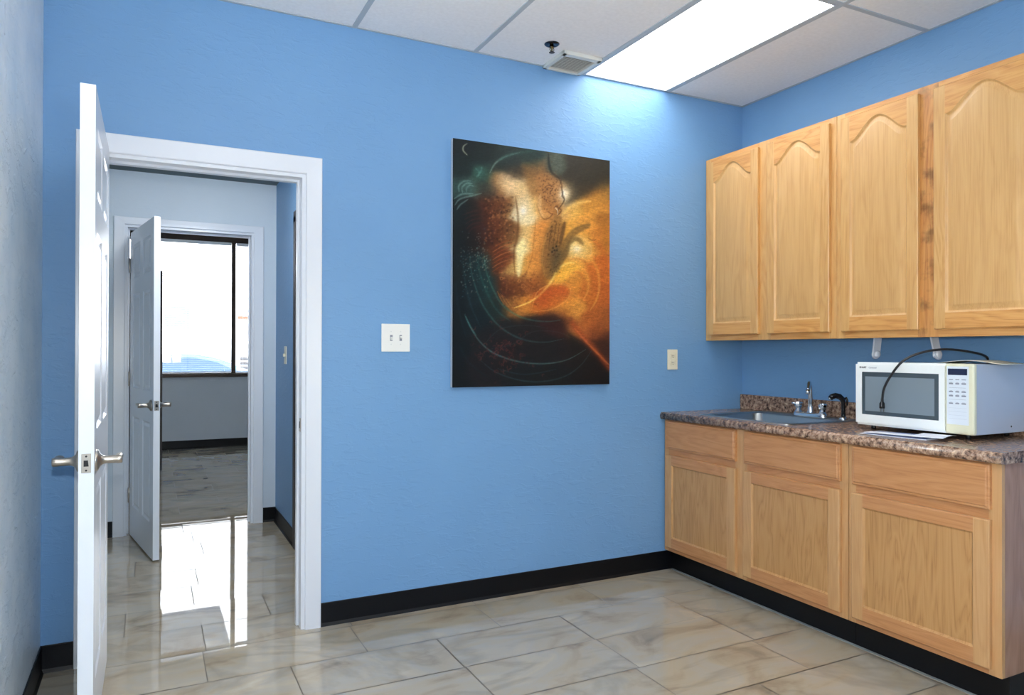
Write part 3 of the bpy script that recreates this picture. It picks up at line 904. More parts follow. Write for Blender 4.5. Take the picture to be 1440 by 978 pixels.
# faucet
FXc, FYc = 3.132, 2.705
t = thing('faucet', (FXc, FYc, CT+.004), 'chrome two-handle faucet on the back of the steel sink', 'faucet')
zb = CT+.0035
m = MB()
ring0 = None
for (w, l, z) in ((.026, .106, zb), (.026, .106, zb+.010), (.022, .102, zb+.018), (.016, .094, zb+.021)):
    ring = [m.bm.verts.new((x, y, z)) for x, y in rrect(FXc-w, FXc+w, FYc-l, FYc+l, w*.98, 8)]
    if ring0:
        for k in range(len(ring)):
            f = m.bm.faces.new([ring0[k], ring0[(k+1) % len(ring)], ring[(k+1) % len(ring)], ring[k]]); f.smooth = True
    ring0 = ring
m.bm.faces.new(ring0); m.build('base_plate', M['chrome'], t)
m = MB()
m.lathe([(.019, 0), (.019, .006), (.0155, .012), (.0145, .03), (.0125, .036)], Matrix.Translation((FXc, FYc, zb+.018)), 24)
sp = []
for k in range(15):
    q = k/14
    sp.append((FXc - .010*q - .112*q**1.6, FYc - .005*q - .085*q**1.6, zb+.045 + .135*math.sin(min(q*1.28, 1)*PI*.62) - (.028*max(0, q-.72)/.28)))
m.tube(sp, [.0125-.0035*(k/14) for k in range(15)], 16)
m.tube([sp[-1], (sp[-1][0]-.004, sp[-1][1], sp[-1][2]-.016)], .0105, 16)
m.build('spout', M['chrome'], t)
for dy in (-.078, .078):
    m = MB()
    m.lathe([(.021, 0), (.021, .004), (.016, .012), (.0145, .022), (.018, .028), (.0215, .036), (.0215, .048), (.017, .054), (0, .056)], Matrix.Translation((FXc, FYc+dy, zb+.017)), 8, smooth=False)
    m.tube([(FXc, FYc+dy, zb+.060), (FXc-.012, FYc+dy*1.06, zb+.064), (FXc-.034, FYc+dy*1.18, zb+.066)], [.0075, .007, .0055], 10)
    m.build('faucet_handle', M['chrome'], t)
# side sprayer
SPX, SPY = 3.132, 2.503
t = thing('sink_sprayer', (SPX, SPY, CT+.004), 'black pull-out sprayer standing beside the chrome faucet', 'sprayer')
m = MB(); m.lathe([(.022, 0), (.022, .003), (.018, .010), (.013, .014), (.012, .016), (0, .016)], Matrix.Translation((SPX, SPY, zb)), 24); m.build('socket', M['chrome'], t)
m = MB()
m.tube([(SPX, SPY, zb+.014), (SPX, SPY, zb+.05), (SPX, SPY, zb+.085), (SPX-.004, SPY+.002, zb+.102), (SPX-.018, SPY+.009, zb+.116), (SPX-.036, SPY+.018, zb+.121), (SPX-.052, SPY+.026, zb+.115), (SPX-.060, SPY+.030, zb+.106)],
       [.0105, .0095, .011, .0135, .0145, .014, .014, .0125], 16)
m.tube([(SPX+.010, SPY-.006, zb+.112), (SPX+.016, SPY-.010, zb+.095), (SPX+.014, SPY-.010, zb+.070)], [.006, .0055, .004], 10)
m.build('spray_head', M['blackplastic'], t)
m = MB(); m.tube([(SPX-.060, SPY+.030, zb+.1065), (SPX-.063, SPY+.0315, zb+.1025)], .009, 16); m.build('nozzle', M['chrome'], t)

# ------------------------------------------------------------------ microwave
MX, MY0, MY1, MZ0, MZ1 = 2.838, 1.682, 2.210, .919, 1.197
t = thing('microwave', (3.02, 1.945, CT), 'white microwave oven with a yellowed control side on the worktop', 'microwave')
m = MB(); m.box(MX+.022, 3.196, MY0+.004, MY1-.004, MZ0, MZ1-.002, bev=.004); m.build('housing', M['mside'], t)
# control side bezel (right-hand part of the front)
sy = 1.797
def front_slab(y0, y1, name, mat, hole=None, bulge=.0):
    m = MB()
    ys = [y0, y0+.003, y0+.010] + ([hole[0]] if hole else []) + ([hole[1]] if hole else []) + [y1-.010, y1-.003, y1]
    m.box(MX, MX+.0225, y0, y1, MZ0, MZ1, bev=.0)
    return m
m = MB()
if True:
    y0, y1 = sy+.001, MY1
    hy0, hy1, hz0, hz1 = 1.822, 2.172, .966, 1.154
    m.box(MX, MX+.021, y0, hy0, MZ0, MZ1); m.box(MX, MX+.021, hy1, y1, MZ0, MZ1)
    m.box(MX, MX+.021, hy0, hy1, MZ0, hz0); m.box(MX, MX+.021, hy0, hy1, hz1, MZ1)
    bmesh.ops.remove_doubles(m.bm, verts=m.bm.verts[:], dist=1e-6)
    # drop the inner double walls between the four pieces
    kill = [f for f in m.bm.faces if abs(f.normal.x) < .1 and not (
        abs(f.calc_center_median().y-y0) < 1e-4 or abs(f.calc_center_median().y-y1) < 1e-4 or abs(f.calc_center_median().z-MZ0) < 1e-4 or abs(f.calc_center_median().z-MZ1) < 1e-4)]
    bmesh.ops.delete(m.bm, geom=kill, context='FACES_ONLY')
    outer = [e for e in m.bm.edges if not e.is_boundary and all(abs(v.co.x-MX) < 1e-5 for v in e.verts) and (all(abs(v.co.y-y1) < 1e-5 for v in e.verts) or all(abs(v.co.z-MZ0) < 1e-5 for v in e.verts) or all(abs(v.co.z-MZ1) < 1e-5 for v in e.verts))]
    outer += [e for e in m.bm.edges if abs(e.verts[0].co.y-y1) < 1e-5 and abs(e.verts[1].co.y-y1) < 1e-5 and abs(e.verts[0].co.x-e.verts[1].co.x) > .01]
    bmesh.ops.bevel(m.bm, geom=list(set(outer)), offset=.009, segments=4, affect='EDGES')
dr = m.build('door', M['mwhite'], t)
m = MB()
m.box(MX+.0035, MX+.010, hy0-.001, hy1+.001, hz0-.001, hz1+.001)
m.build('window_border', M['mglass'], dr)
m = MB(); m.box(MX+.0030, MX+.0038, hy0+.020, hy1-.014, hz0+.016, hz1-.020); m.build('window_mesh', M['mmesh'], dr)
m = MB(); m.box(MX-.001, MX+.021, MY0, sy-.001, MZ0, MZ1, bev=.009, seg=4); cp = m.build('control_side', M['mcream'], t)
m = MB(); m.box(MX-.0016, MX-.0006, 1.702, 1.788, .957, 1.186, bev=.0003, seg=1); m.build('control_panel', M['mpanel'], cp)
m = MB(); m.box(MX-.0024, MX-.0014, 1.708, 1.783, 1.152, 1.177); m.build('display', M['display'], cp)
m = MB(); m.box(MX-.0024, MX-.0006, 1.702, 1.788, .929, .951, bev=.0008, seg=2); m.build('door_button', M['mcream'], cp)
m = MB()
for zz, hh in ((1.134, .0016), (1.118, .003), (1.086, .0025), (1.070, .003), (1.040, .0025)):
    for k, yy in enumerate((1.771, 1.746, 1.721)):
        w = (.008, .0075, .0085)[k]
        m.box(MX-.0021, MX-.0015, yy-w, yy+w, zz-hh, zz+hh)
        if hh > .002: m.box(MX-.0021, MX-.0015, yy-w*.6, yy+w*.6, zz+hh+.0012, zz+hh+.0022)
for zz in (1.102, 1.056): m.box(MX-.0021, MX-.0015, 1.713, 1.779, zz-.0004, zz+.0004)
m.build('button_print', M['ink'], cp)
m = MB()
for zz in (1.022, 1.008, .994, .980):
    m.box(MX-.0019, MX-.0015, 1.710, 1.780, zz-.0005, zz+.0005)
m.build('faint_button_lines', plain('pale_grey_print', srgb(200, 208, 218), .5), cp)
for (yy, zz0) in ((2.160, 0), (1.742, 0), (2.160, 1), (1.742, 1)):
    x = 2.90 if zz0 == 0 else 3.16
    m = MB(); m.lathe([(.009, MZ0), (.010, CT+.006), (.009, CT+.0003), (0, CT+.0003)], Matrix.Translation((x, yy, 0)), 16); m.build('foot', M['blackplastic'], t)
def text_part(body, size, parent, loc, mat, name, rot=(PI/2, 0, -PI/2), bold=0.0):
    cu = bpy.data.curves.new(name, 'FONT'); cu.body = body; cu.size = size; cu.extrude = .0003; cu.offset = bold
    cu.align_x = 'LEFT'
    tmp = bpy.data.objects.new(name+'_tmp', cu); COL.objects.link(tmp)
    dg = bpy.context.evaluated_depsgraph_get(); dg.update()
    me = bpy.data.meshes.new_from_object(tmp.evaluated_get(dg))
    bpy.data.objects.remove(tmp)
    me.materials.clear(); me.materials.append(mat)
    R = Matrix.Translation(loc) @ (Matrix.Rotation(rot[2], 4, 'Z') @ Matrix.Rotation(rot[0], 4, 'X'))
    off = Matrix.Translation(t.location)
    me.transform(off.inverted() @ R)
    o = bpy.data.objects.new(name, me); COL.objects.link(o); o.parent = parent
    return o
text_part('SHARP', .0115, dr, (MX-.0002, 2.184, 1.170), M['inkdark'], 'maker_lettering', bold=.0003)
text_part('Carousel', .0105, dr, (MX-.0002, 2.138, 1.170), M['ink'], 'model_lettering')
m = MB(); m.lathe([(0, .002), (.003, .0015), (.004, 0)], Matrix.Translation((3.09, MY0+.0042, .944)) @ Matrix.Rotation(PI/2, 4, 'X'), 12); m.build('screw', M['blackplastic'], t)
# power cord thrown over the top, plug hanging in front of the window
def catmull(P, n=10):
    P = [Vector(p) for p in P]; out = []
    for i in range(len(P)-1):
        a, b_, c, d_ = P[max(i-1, 0)], P[i], P[i+1], P[min(i+2, len(P)-1)]
        for k in range(n):
            s = k/n
            out.append(.5*((2*b_) + (c-a)*s + (2*a-5*b_+4*c-d_)*s*s + (3*b_-a-3*c+d_)*s**3))
    out.append(P[-1]); return out
pc = catmull([(3.205, 1.86, 1.12), (3.207, 1.845, 1.19), (3.17, 1.83, 1.224), (3.08, 1.84, 1.243), (2.96, 1.87, 1.254), (2.87, 1.915, 1.240), (2.822, 1.965, 1.204), (2.806, 2.010, 1.140), (2.805, 2.040, 1.085), (2.808, 2.050, 1.040)])
m = MB(); m.tube(pc, .005, 12); cd = m.build('power_cord', M['cord'], t)
m = MB()
m.tube([(2.808, 2.050, 1.044), (2.808, 2.0505, 1.030), (2.808, 2.051, 1.022), (2.808, 2.051, 1.003), (2.808, 2.051, 1.000)], [.006, .007, .0125, .0135, .012], 8, flat=.75)
m.build('plug', M['blackplastic'], cd)
m = MB()
for dy in (-.006, .006): m.box(2.806, 2.810, 2.051+dy-.0007, 2.051+dy+.0007, .986, 1.001)
m.build('plug_blade', M['nickel'], cd)

# papers
def sheet(name, x0, x1, y0, y1, z, rot, curl, mat, label=None, cat=None, thick=.0012, group=None, parent=None, mats=None):
    nx, ny = 10, 12
    c = Vector(((x0+x1)/2, (y0+y1)/2, 0)); R = Matrix.Rotation(rot, 4, 'Z')
    m = MB(); top, bot = [], []
    for i in range(nx+1):
        tr_, br_ = [], []
        for j in range(ny+1):
            u, v = i/nx, j/ny
            p = Vector((x0+(x1-x0)*u - c.x, y0+(y1-y0)*v - c.y, 0)); p = R @ p
            zz = z + curl(u, v)
            tr_.append(m.bm.verts.new((p.x+c.x, p.y+c.y, zz+thick))); br_.append(m.bm.verts.new((p.x+c.x, p.y+c.y, zz)))
        top.append(tr_); bot.append(br_)
    for i in range(nx):
        for j in range(ny):
            f = m.bm.faces.new([top[i][j], top[i+1][j], top[i+1][j+1], top[i][j+1]]); f.smooth = True
            f = m.bm.faces.new([bot[i][j], bot[i][j+1], bot[i+1][j+1], bot[i+1][j]]); f.smooth = True
    for i in range(nx):
        m.bm.faces.new([top[i][0], bot[i][0], bot[i+1][0], top[i+1][0]]); m.bm.faces.new([top[i][ny], top[i+1][ny], bot[i+1][ny], bot[i][ny]])
    for j in range(ny):
        m.bm.faces.new([top[0][j], top[0][j+1], bot[0][j+1], bot[0][j]]); m.bm.faces.new([top[nx][j], bot[nx][j], bot[nx][j+1], top[nx][j+1]])
    o = m.build(name, mats or mat, parent)
    if label: tag(o, label, cat, group)
    return o
bk = thing('booklet', (2.76, 1.95, CT), 'white and blue booklet lying open under the front edge of the microwave', 'booklet')
sheet('back_page', 2.685, 2.845, 1.795, 2.065, CT+.0006, .14, lambda u, v: .0 + .002*(v)**2, M['paper'], parent=bk, thick=.002)
sheet('printed_page', 2.695, 2.825, 1.805, 2.055, CT+.004, .14, lambda u, v: .004*(1-v)*u, M['paperblue'], parent=bk, thick=.0008)
sheet('folded_page', 2.682, 2.745, 1.80, 2.04, CT+.0092, .10, lambda u, v: .003*(1-v), M['paper'], parent=bk, thick=.0010)
sheet('paper_sheet', 2.700, 2.850, 1.745, 1.865, CT+.0128, .25, lambda u, v: .004*math.sin(u*PI)*(1-v), M['paper'], 'small white paper slip curling on top of the booklet end', 'paper')
sheet('paper_sheet', 2.92, 3.14, 1.625, 1.930, MZ1-.0016, 0.12, lambda u, v: .013*math.sin(PI*min(1, max(0, (v-.1)/.8)))**1.3, M['papercream'], 'cream sheet of paper bulging on top of the microwave', 'paper')

# clear arms of a roll holder under the wall cabinet
t = thing('paper_towel_holder', (3.06, 2.11, UZ0), 'clear plastic towel roll holder arms hanging under the wall cabinet', 'towel holder')
for yc, lean in ((2.258, .012), (1.985, -.014)):
    m = MB()
    pts = []
    w = .024
    R = Matrix.Translation((3.06, yc, 0))
    poly = [(-w, UZ0+.0035), (w, UZ0+.0035)] + [(w*math.cos(a)+.004, 1.232+w*.95*math.sin(a)) for a in [-k*PI/10 for k in range(11)]]
    n = len(poly)
    A = [m.bm.verts.new((3.06+a_, yc-.004+lean*(UZ0-z)/.08, z)) for a_, z in poly]; B = [m.bm.verts.new((3.06+a_, yc+.004+lean*(UZ0-z)/.08, z)) for a_, z in poly]
    m.bm.faces.new(A[::-1]); m.bm.faces.new(B)
    for i in range(n): m.bm.faces.new([A[i], A[(i+1) % n], B[(i+1) % n], B[i]])
    yb_ = yc+lean*.9
    m.lathe([(.016, -.012), (.016, .012), (.010, .014), (0, .014)], Matrix.Translation((3.064, yb_, 1.232)) @ Matrix.Rotation(PI/2, 4, 'X'), 20)
    for q in (-.015, .015): m.tube([(3.06+q, yc+.0045, UZ0+.003), (3.06+q, yc+lean*.8+.0045, 1.245)], .0028, 8)
    m.build('arm', M['clear'], t)

# ------------------------------------------------------------------ wall plates
t = thing('light_switch', (1.04, D, 1.304), 'white double light switch plate on the blue wall left of the picture', 'light switch')
m = MB(); m.box(.970, 1.109, D-.006, D-.0003, 1.239, 1.370, bev=.0025); m.build('plate', M['whiteplate'], t)
for k, x in enumerate((1.017, 1.063)):
    m = MB(); m.box(x-.006, x+.006, D-.0068, D-.0055, 1.290, 1.318); m.build('slot', M['ink'], t)
    m = MB(); up = 1 if k == 0 else -1
    m.box(x-.0045, x+.0045, D-.016, D-.005, 1.2985, 1.3095, bev=.0015, M=Matrix.Translation((x, D-.005, 1.304)) @ Matrix.Rotation(.45*up, 4, 'X') @ Matrix.Translation((-x, -D+.005, -1.304)))
    m.build('toggle', M['toggle'], t)
    for z in (1.334, 1.274):
        m = MB(); m.lathe([(0, .0014), (.0025, .001), (.003, 0)], Matrix.Translation((x, D-.0058, z)) @ Matrix.Rotation(PI/2, 4, 'X'), 10)
        m.build('screw', M['toggle'], t)
t = thing('wall_outlet', (2.688, D, 1.196), 'ivory power outlet on the blue wall just above the worktop corner', 'outlet')
m = MB(); m.box(2.652, 2.724, D-.006, D-.0003, 1.138, 1.254, bev=.0025); m.build('plate', M['ivory'], t)
for z in (1.216, 1.176):
    m = MB(); m.box(2.672, 2.704, D-.0085, D-.0055, z-.0145, z+.0145, bev=.004); so = m.build('socket', M['ivory'], t)
    m = MB(); m.box(2.6805, 2.6825, D-.0090, D-.0083, z-.002, z+.007); m.box(2.6935, 2.6955, D-.0090, D-.0083, z-.002, z+.007)
    m.lathe([(0, .0007), (.0025, .0007), (.0025, 0)], Matrix.Translation((2.688, D-.0084, z-.008)) @ Matrix.Rotation(PI/2, 4, 'X'), 10); m.build('slots', M['blackhole'], so)
t = thing('hall_switch', (HX, 5.047, 1.211), 'small ivory light switch on the blue wall of the hall', 'light switch')
m = MB(); m.box(HX-.006, HX-.0003, 5.010, 5.084, 1.152, 1.272, bev=.002); m.build('plate', M['ivory'], t)
m = MB(); m.box(HX-.018, HX-.005, 5.041, 5.053, 1.202, 1.222, bev=.002); m.build('toggle', M['ivory'], t)

# ------------------------------------------------------------------ vent and sprinkler
t = thing('ceiling_vent', (1.955, 3.18, ZC), 'small square white air vent on the ceiling beside the lit panel', 'vent')
vx0, vx1, vy0, vy1 = 1.825, 2.050, 3.062, 3.283
m = MB()
for a in (((vx0, vx1), (vy0, vy0+.032)), ((vx0, vx1), (vy1-.018, vy1)), ((vx0, vx0+.022), (vy0, vy1)), ((vx1-.022, vx1), (vy0, vy1))):
    m.box(a[0][0], a[0][1], a[1][0], a[1][1], ZC-.020, ZC-.0005, bev=.003)
m.build('frame', M['vent'], t)
m = MB(); m.box(vx0+.015, vx1-.015, vy0+.02, vy1-.012, ZC-.006, ZC-.001); m.build('backing', M['ventback'], t)
m = MB()
k = vy0+.038
while k < vy1-.022:
    m.box(vx0+.02, vx1-.02, k-.004, k+.004, ZC-.0165, ZC-.0150, M=Matrix.Translation((0, k, ZC-.0157)) @ Matrix.Rotation(.5, 4, 'X') @ Matrix.Translation((0, -k, -ZC+.0157)))
    k += .0105
m.build('slats', M['vent'], t)
t = thing('fire_sprinkler', (1.740, 3.037, ZC), 'dark round fire sprinkler head hanging from the ceiling beside the vent', 'sprinkler')
m = MB(); m.lathe([(.010, -.004), (.016, -.010), (.032, -.006), (.037, -.002), (.037, -.0003), (0, -.0003)], Matrix.Translation((1.740, 3.037, ZC)), 32); m.build('escutcheon', plain('dark_chrome', srgb(60, 66, 76), .15, metal=1), t)
m = MB()
m.lathe([(.008, -.004), (.008, -.014), (.011, -.015), (.011, -.019), (.005, -.021), (.0035, -.034), (.004, -.036)], Matrix.Translation((1.740, 3.037, ZC)), 16)
for s in (-1, 1): m.tube([(1.740+s*.009, 3.037, ZC-.018), (1.740+s*.012, 3.037, ZC-.028), (1.740+s*.004, 3.037, ZC-.038)], .0018, 8)
m.build('body', plain('dull_brass', srgb(130, 120, 90), .25, metal=1), t)
m = MB()
m.lathe([(0, -.040), (.013, -.0405), (.0145, -.042), (.013, -.0425), (0, -.0415)], Matrix.Translation((1.740, 3.037, ZC)), 24); m.build('deflector', M['bronze'], t)

# ------------------------------------------------------------------ the picture: pigment computed stroke by stroke, kept as vertex colour
PX0, PX1, PZ0, PZ1 = 1.318, 2.238, 1.064, 2.283
def srgb_arr(h): return np.array([int(h[i:i+2], 16) for i in (0, 2, 4)], float)/255
ANCH = """60 70 1c2426;150 100 1e2a28;250 115 2a3a36;330 105 1f3a36;400 120 5a6a5e;470 130 3d3a30;560 140 2c2c26;
80 150 1c2a28;150 170 2e5248;210 135 24332e;260 160 4a3c2a;320 160 8a6434;370 165 9a6c38;400 160 4a4c40;440 170 3a3428;520 190 3c3424;580 220 5a4828;500 160 38342a;
60 220 324e4a;100 220 48685e;150 225 3a3a30;200 200 a07442;235 205 f0cc98;270 225 e0bc80;330 210 ac7c42;380 220 b07c40;415 215 c0925a;435 235 e8d0a0;455 240 b09060;500 230 6a4c28;560 240 a06c2a;590 300 b07028;
60 300 142022;100 290 261e1a;150 270 5a2c18;200 270 703e1c;240 280 8a5c2c;280 290 dccaa0;300 320 e8dcb4;340 290 ecbc6c;370 300 cc8a40;400 290 9a6430;440 300 e0b068;480 290 ecb652;530 280 cc8c34;590 400 b87428;
60 400 101a1c;110 400 221816;160 390 482214;200 380 703a18;240 380 6e4420;262 400 a07038;285 430 f4e8a8;320 400 ecac54;350 380 e4963e;390 400 7a5428;430 380 dc9c3a;470 350 e4a442;520 330 e49c3e;490 435 f0d890;520 410 e4a442;560 400 d08030;
60 500 101c20;110 500 182a2c;150 500 1c3838;190 480 6c3618;240 470 743a1a;272 500 e0b864;300 500 eca444;340 480 d48c3a;390 470 5a4020;430 470 a87838;450 510 f0b040;500 470 e8a040;560 500 d07028;
60 600 0e1a1e;120 600 16262a;180 580 1c3a38;220 580 5e2e18;280 560 80481f;330 560 a86028;370 540 9a6028;410 530 eca834;430 580 d06a26;380 610 bc5a20;480 560 dc9036;520 600 c87028;580 600 c06428;
60 700 0c171b;130 700 122024;200 650 1c2c2a;250 650 a06628;300 650 dc8c32;350 650 c86a22;420 645 dc8c32;470 640 dc943a;540 680 b86428;590 700 a05828;
60 800 0c1518;150 780 181b1d;240 720 2a2a26;320 710 342622;380 700 40261e;420 700 5c3020;460 725 a46028;500 725 b4642a;560 740 8a4622;600 770 5a3020;
60 900 0b1214;150 860 1c1718;240 800 2a1a1a;320 780 241f1d;400 780 20201e;450 790 30201a;480 820 2a1e18;520 800 5a2c1c;560 850 402018;540 870 1e1a18;600 900 161414;300 880 122022;420 880 16201f"""
def build_picture():
    nx, nz = 250, 340
    U, Vv = np.meshgrid(np.linspace(0, 1, nx), np.linspace(0, 1, nz), indexing='ij')   # u right, v up
    # sketch coordinates of the four corners (drawing sheet 643 x 978, foreshortened to the right)
    TL, TR, BR, BL = [np.array(p, float) for p in ((35, 43), (596, 117), (607, 918), (41, 944))]
    # projective map unit square -> quad (u, t=1-v)
    def homog():
        src = [(0, 0), (1, 0), (1, 1), (0, 1)]; dst = [TL, TR, BR, BL]
        A = []; bb = []
        for (x, y), (X, Y) in zip(src, dst):
            A.append([x, y, 1, 0, 0, 0, -X*x, -X*y]); bb.append(X)
            A.append([0, 0, 0, x, y, 1, -Y*x, -Y*y]); bb.append(Y)
        h = np.linalg.solve(np.array(A), np.array(bb)); return np.append(h, 1).reshape(3, 3)
    Hm = homog()
    Tt = 1-Vv
    w = Hm[2, 0]*U + Hm[2, 1]*Tt + 1
    X = (Hm[0, 0]*U + Hm[0, 1]*Tt + Hm[0, 2])/w
    Y = (Hm[1, 0]*U + Hm[1, 1]*Tt + Hm[1, 2])/w
    rs = np.random.RandomState(3)
    # smooth noise field for brushy distortion
    def field(fx, fy, seed, n=14):
        r = np.random.RandomState(seed); z = np.zeros_like(X)
        for _ in range(n):
            a, b_, c = r.normal(0, fx), r.normal(0, fy), r.uniform(0, 6.28)
            z += np.sin(X*a + Y*b_ + c)
        return z/math.sqrt(n)
    Xd = X + 7*field(.03, .03, 1) + 3*field(.09, .09, 2); Yd = Y + 7*field(.03, .03, 5) + 3*field(.09, .09, 6)
    num = np.zeros(X.shape+(3,)); den = np.zeros(X.shape)
    for ent in ANCH.replace('\n', '').split(';'):
        if not ent.strip(): continue
        a, b_, c = ent.split(); a, b_ = float(a), float(b_)
        d2 = ((Xd-a)**2 + (Yd-b_)**2)
        wg = np.exp(-d2/(2*21.0**2)) + 1e-3/(1+(d2/900.0)**2)
        num += wg[..., None]*srgb_arr(c); den += wg
    C = num/den[..., None]
    def blend(mask, col, a=1.0):
        nonlocal C
        k = np.clip(mask*a, 0, 1)[..., None]
        C = C*(1-k) + k*(srgb_arr(col) if isinstance(col, str) else col)
    def segd(P, Q):
        P, Q = np.array(P, float), np.array(Q, float); d = Q-P; L2 = max((d**2).sum(), 1e-6)
        s = np.clip(((X-P[0])*d[0] + (Y-P[1])*d[1])/L2, 0, 1)
        return np.hypot(X-P[0]-s*d[0], Y-P[1]-s*d[1]), s
    def spline(pts, n=8):
        P = [np.array(p, float) for p in pts]; out = []
        for i in range(len(P)-1):
            a, b_, c, d_ = P[max(i-1, 0)], P[i], P[i+1], P[min(i+2, len(P)-1)]
            for k in range(n):
                s = k/n; out.append(.5*((2*b_)+(c-a)*s+(2*a-5*b_+4*c-d_)*s*s+(3*b_-a-3*c+d_)*s**3))
        out.append(P[-1]); return out
    def stroke(pts, wd, col, a=.8, soft=None, taper=True, curve=True):
        pp = spline(pts) if curve else pts
        x0 = min(p[0] for p in pp)-wd*5; x1 = max(p[0] for p in pp)+wd*5
        best = np.full(X.shape, 1e9)
        n = len(pp)
        for i in range(n-1):
            d, s = segd(pp[i], pp[i+1])
            t_ = (i+s)/(n-1)
            ww = wd*(np.sin(np.clip(t_, 0.02, .98)*PI)**.5 if taper else 1)
            best = np.minimum(best, d/np.maximum(ww, .3))
        blend(np.exp(-(best**2)*(1.0 if soft is None else soft)), col, a)
    def inside(poly):
        poly = [tuple(p) for p in poly]; m = np.zeros(X.shape, bool); n = len(poly)
        for i in range(n):
            (xa, ya), (xb, yb) = poly[i], poly[(i+1) % n]
            c = ((ya > Y) != (yb > Y)) & (X < (xb-xa)*(Y-ya)/((yb-ya) if yb != ya else 1e-9)+xa)
            m ^= c
        return m
    def polyfill(poly, col, a=1.0, soft=4.0, curve=True):
        pp = spline(list(poly)+[poly[0]], 5) if curve else list(poly)
        m = inside(pp); d = np.full(X.shape, 1e9)
        for i in range(len(pp)): d = np.minimum(d, segd(pp[i], pp[(i+1) % len(pp)])[0])
        sd = np.where(m, d, -d)
        blend(1/(1+np.exp(-sd/soft*2.2)), col, a)
    # --- dark hair masses and night above
    polyfill([(375, 90), (430, 95), (600, 110), (606, 190), (560, 200), (500, 245), (480, 262), (440, 275), (455, 235), (430, 190), (400, 180), (378, 140)], '3a3426', .8, 14)
    polyfill([(385, 100), (425, 100), (440, 140), (425, 168), (395, 165), (380, 135)], '6a7c6c', .55, 12)
    stroke([(378, 95), (380, 130), (392, 165), (420, 185)], 5, '1e2820', .8)
    polyfill([(480, 262), (520, 250), (560, 230), (600, 215), (604, 300), (540, 300), (490, 275), (455, 300), (440, 310)], 'd09038', .55, 12)
    stroke([(428, 318), (450, 290), (490, 268), (530, 262)], 7, 'f0c468', .6)
    # teal glow behind the crown
    stroke([(168, 168), (188, 132), (225, 107), (275, 92)], 4, '7d968a', .65)
    stroke([(200, 120), (250, 98), (330, 84)], 9, '2f564e', .5)
    stroke([(88, 62), (74, 72), (73, 88), (88, 104)], 2.6, 'aab096', .85)
    # feathered collar, left
    for pts in ([(118, 150), (130, 165), (128, 180)], [(140, 145), (135, 165), (120, 182)], [(60, 238), (58, 215), (76, 198), (104, 196)], [(72, 240), (70, 220), (86, 205), (106, 206)], [(86, 236), (86, 222), (98, 212), (112, 216)], [(40, 262), (70, 244), (110, 242)], [(44, 285), (62, 262), (110, 248), (140, 240)], [(52, 300), (64, 282), (92, 262)]):
        stroke(pts, 3.5, '78988e', .6)
    polyfill([(112, 150), (140, 142), (150, 170), (128, 186), (112, 172)], '3c7060', .55, 8)
    # flank and shoulder markings
    for k in range(9):
        x, y = 150+k*11, 285+((k*37) % 40)
        stroke([(x-6, y), (x, y-5), (x+6, y), (x, y+5), (x-6, y)], 1.8, '3a1a10', .45, taper=False)
    for k in range(170):
        x, y = rs.uniform(150, 262), rs.uniform(250, 430)
        blend(np.exp(-(((X-x)**2+(Y-y)**2)/rs.uniform(4, 16))), '34180e' if k % 2 else 'b87840', .5)
    for k in range(7):
        y = 410+k*14
        stroke([(180, y+28), (215, y+6), (262, y-10)], 1.8, 'c07038' if k % 2 else '9a4c20', .7)
    for k in range(5): stroke([(70+k*6, 320+k*16), (110, 305+k*15), (150, 300+k*14)], 2.5, '5c241c', .35)
    # luminous throat / chest
    polyfill([(262, 262), (310, 262), (335, 330), (318, 400), (285, 470), (278, 530), (264, 520), (262, 430), (285, 360), (275, 310)], 'f0dca0', .42, 11)
    polyfill([(268, 430), (290, 400), (298, 420), (284, 520), (272, 528)], 'fff0a8', .78, 4.5)
    polyfill([(200, 200), (230, 190), (300, 235), (320, 270), (300, 320), (276, 300), (262, 262)], 'f0cc94', .34, 12)
    blend(np.exp(-(((X-290)/12)**2+((Y-300)/16)**2)), 'f4f0e6', .8)
    polyfill([(340, 330), (372, 340), (372, 430), (350, 520), (310, 540), (305, 470), (325, 400)], 'e49440', .55, 14)
    # face: brow, nose, lips, chin
    polyfill([(330, 175), (385, 165), (425, 200), (430, 250), (420, 285), (395, 300), (392, 318), (365, 328), (345, 292), (340, 240)], 'b87c42', .6, 8)
    polyfill([(345, 285), (362, 300), (392, 305), (388, 322), (366, 330), (350, 312)], 'e0a458', .6, 6)
    stroke([(340, 280), (348, 306), (364, 328), (386, 322), (397, 306)], 2.6, '7a4a1e', .65)
    stroke([(375, 300), (388, 308), (398, 312)], 2, '6a3416', .6)
    stroke([(398, 290), (408, 282), (416, 290), (412, 304), (420, 312)], 2.2, '5a3820', .75)
    stroke([(402, 286), (412, 296), (414, 316)], 1.6, 'f2e2bc', .8)
    for k in range(110):
        x, y = rs.normal(385, 22), rs.normal(225, 34)
        blend(np.exp(-(((X-x)**2+(Y-y)**2)/rs.uniform(3, 7))), '5c3a1e', .6)
    stroke([(421, 170), (424, 190), (420, 205)], 3, '4a3826', .6)
    blend(np.exp(-(((X-434)/13)**2+((Y-238)/17)**2)), 'fffdf0', .95)
    blend(np.exp(-(((X-440)/22)**2+((Y-240)/30)**2)), 'f4dca8', .35)
    stroke([(424, 218), (431, 232), (428, 246), (436, 256), (432, 268)], 1.8, '34302c', .85)
    stroke([(384, 155), (412, 178), (426, 205), (428, 232), (436, 258), (428, 276), (420, 288), (426, 298), (418, 310), (408, 318)], 2.6, '4a3018', .6)
    polyfill([(344, 250), (352, 245), (356, 300), (366, 322), (352, 318), (342, 290)], 'f0c484', .5, 4)
    stroke([(365, 215), (380, 208), (398, 212)], 1.6, '5a3418', .5)
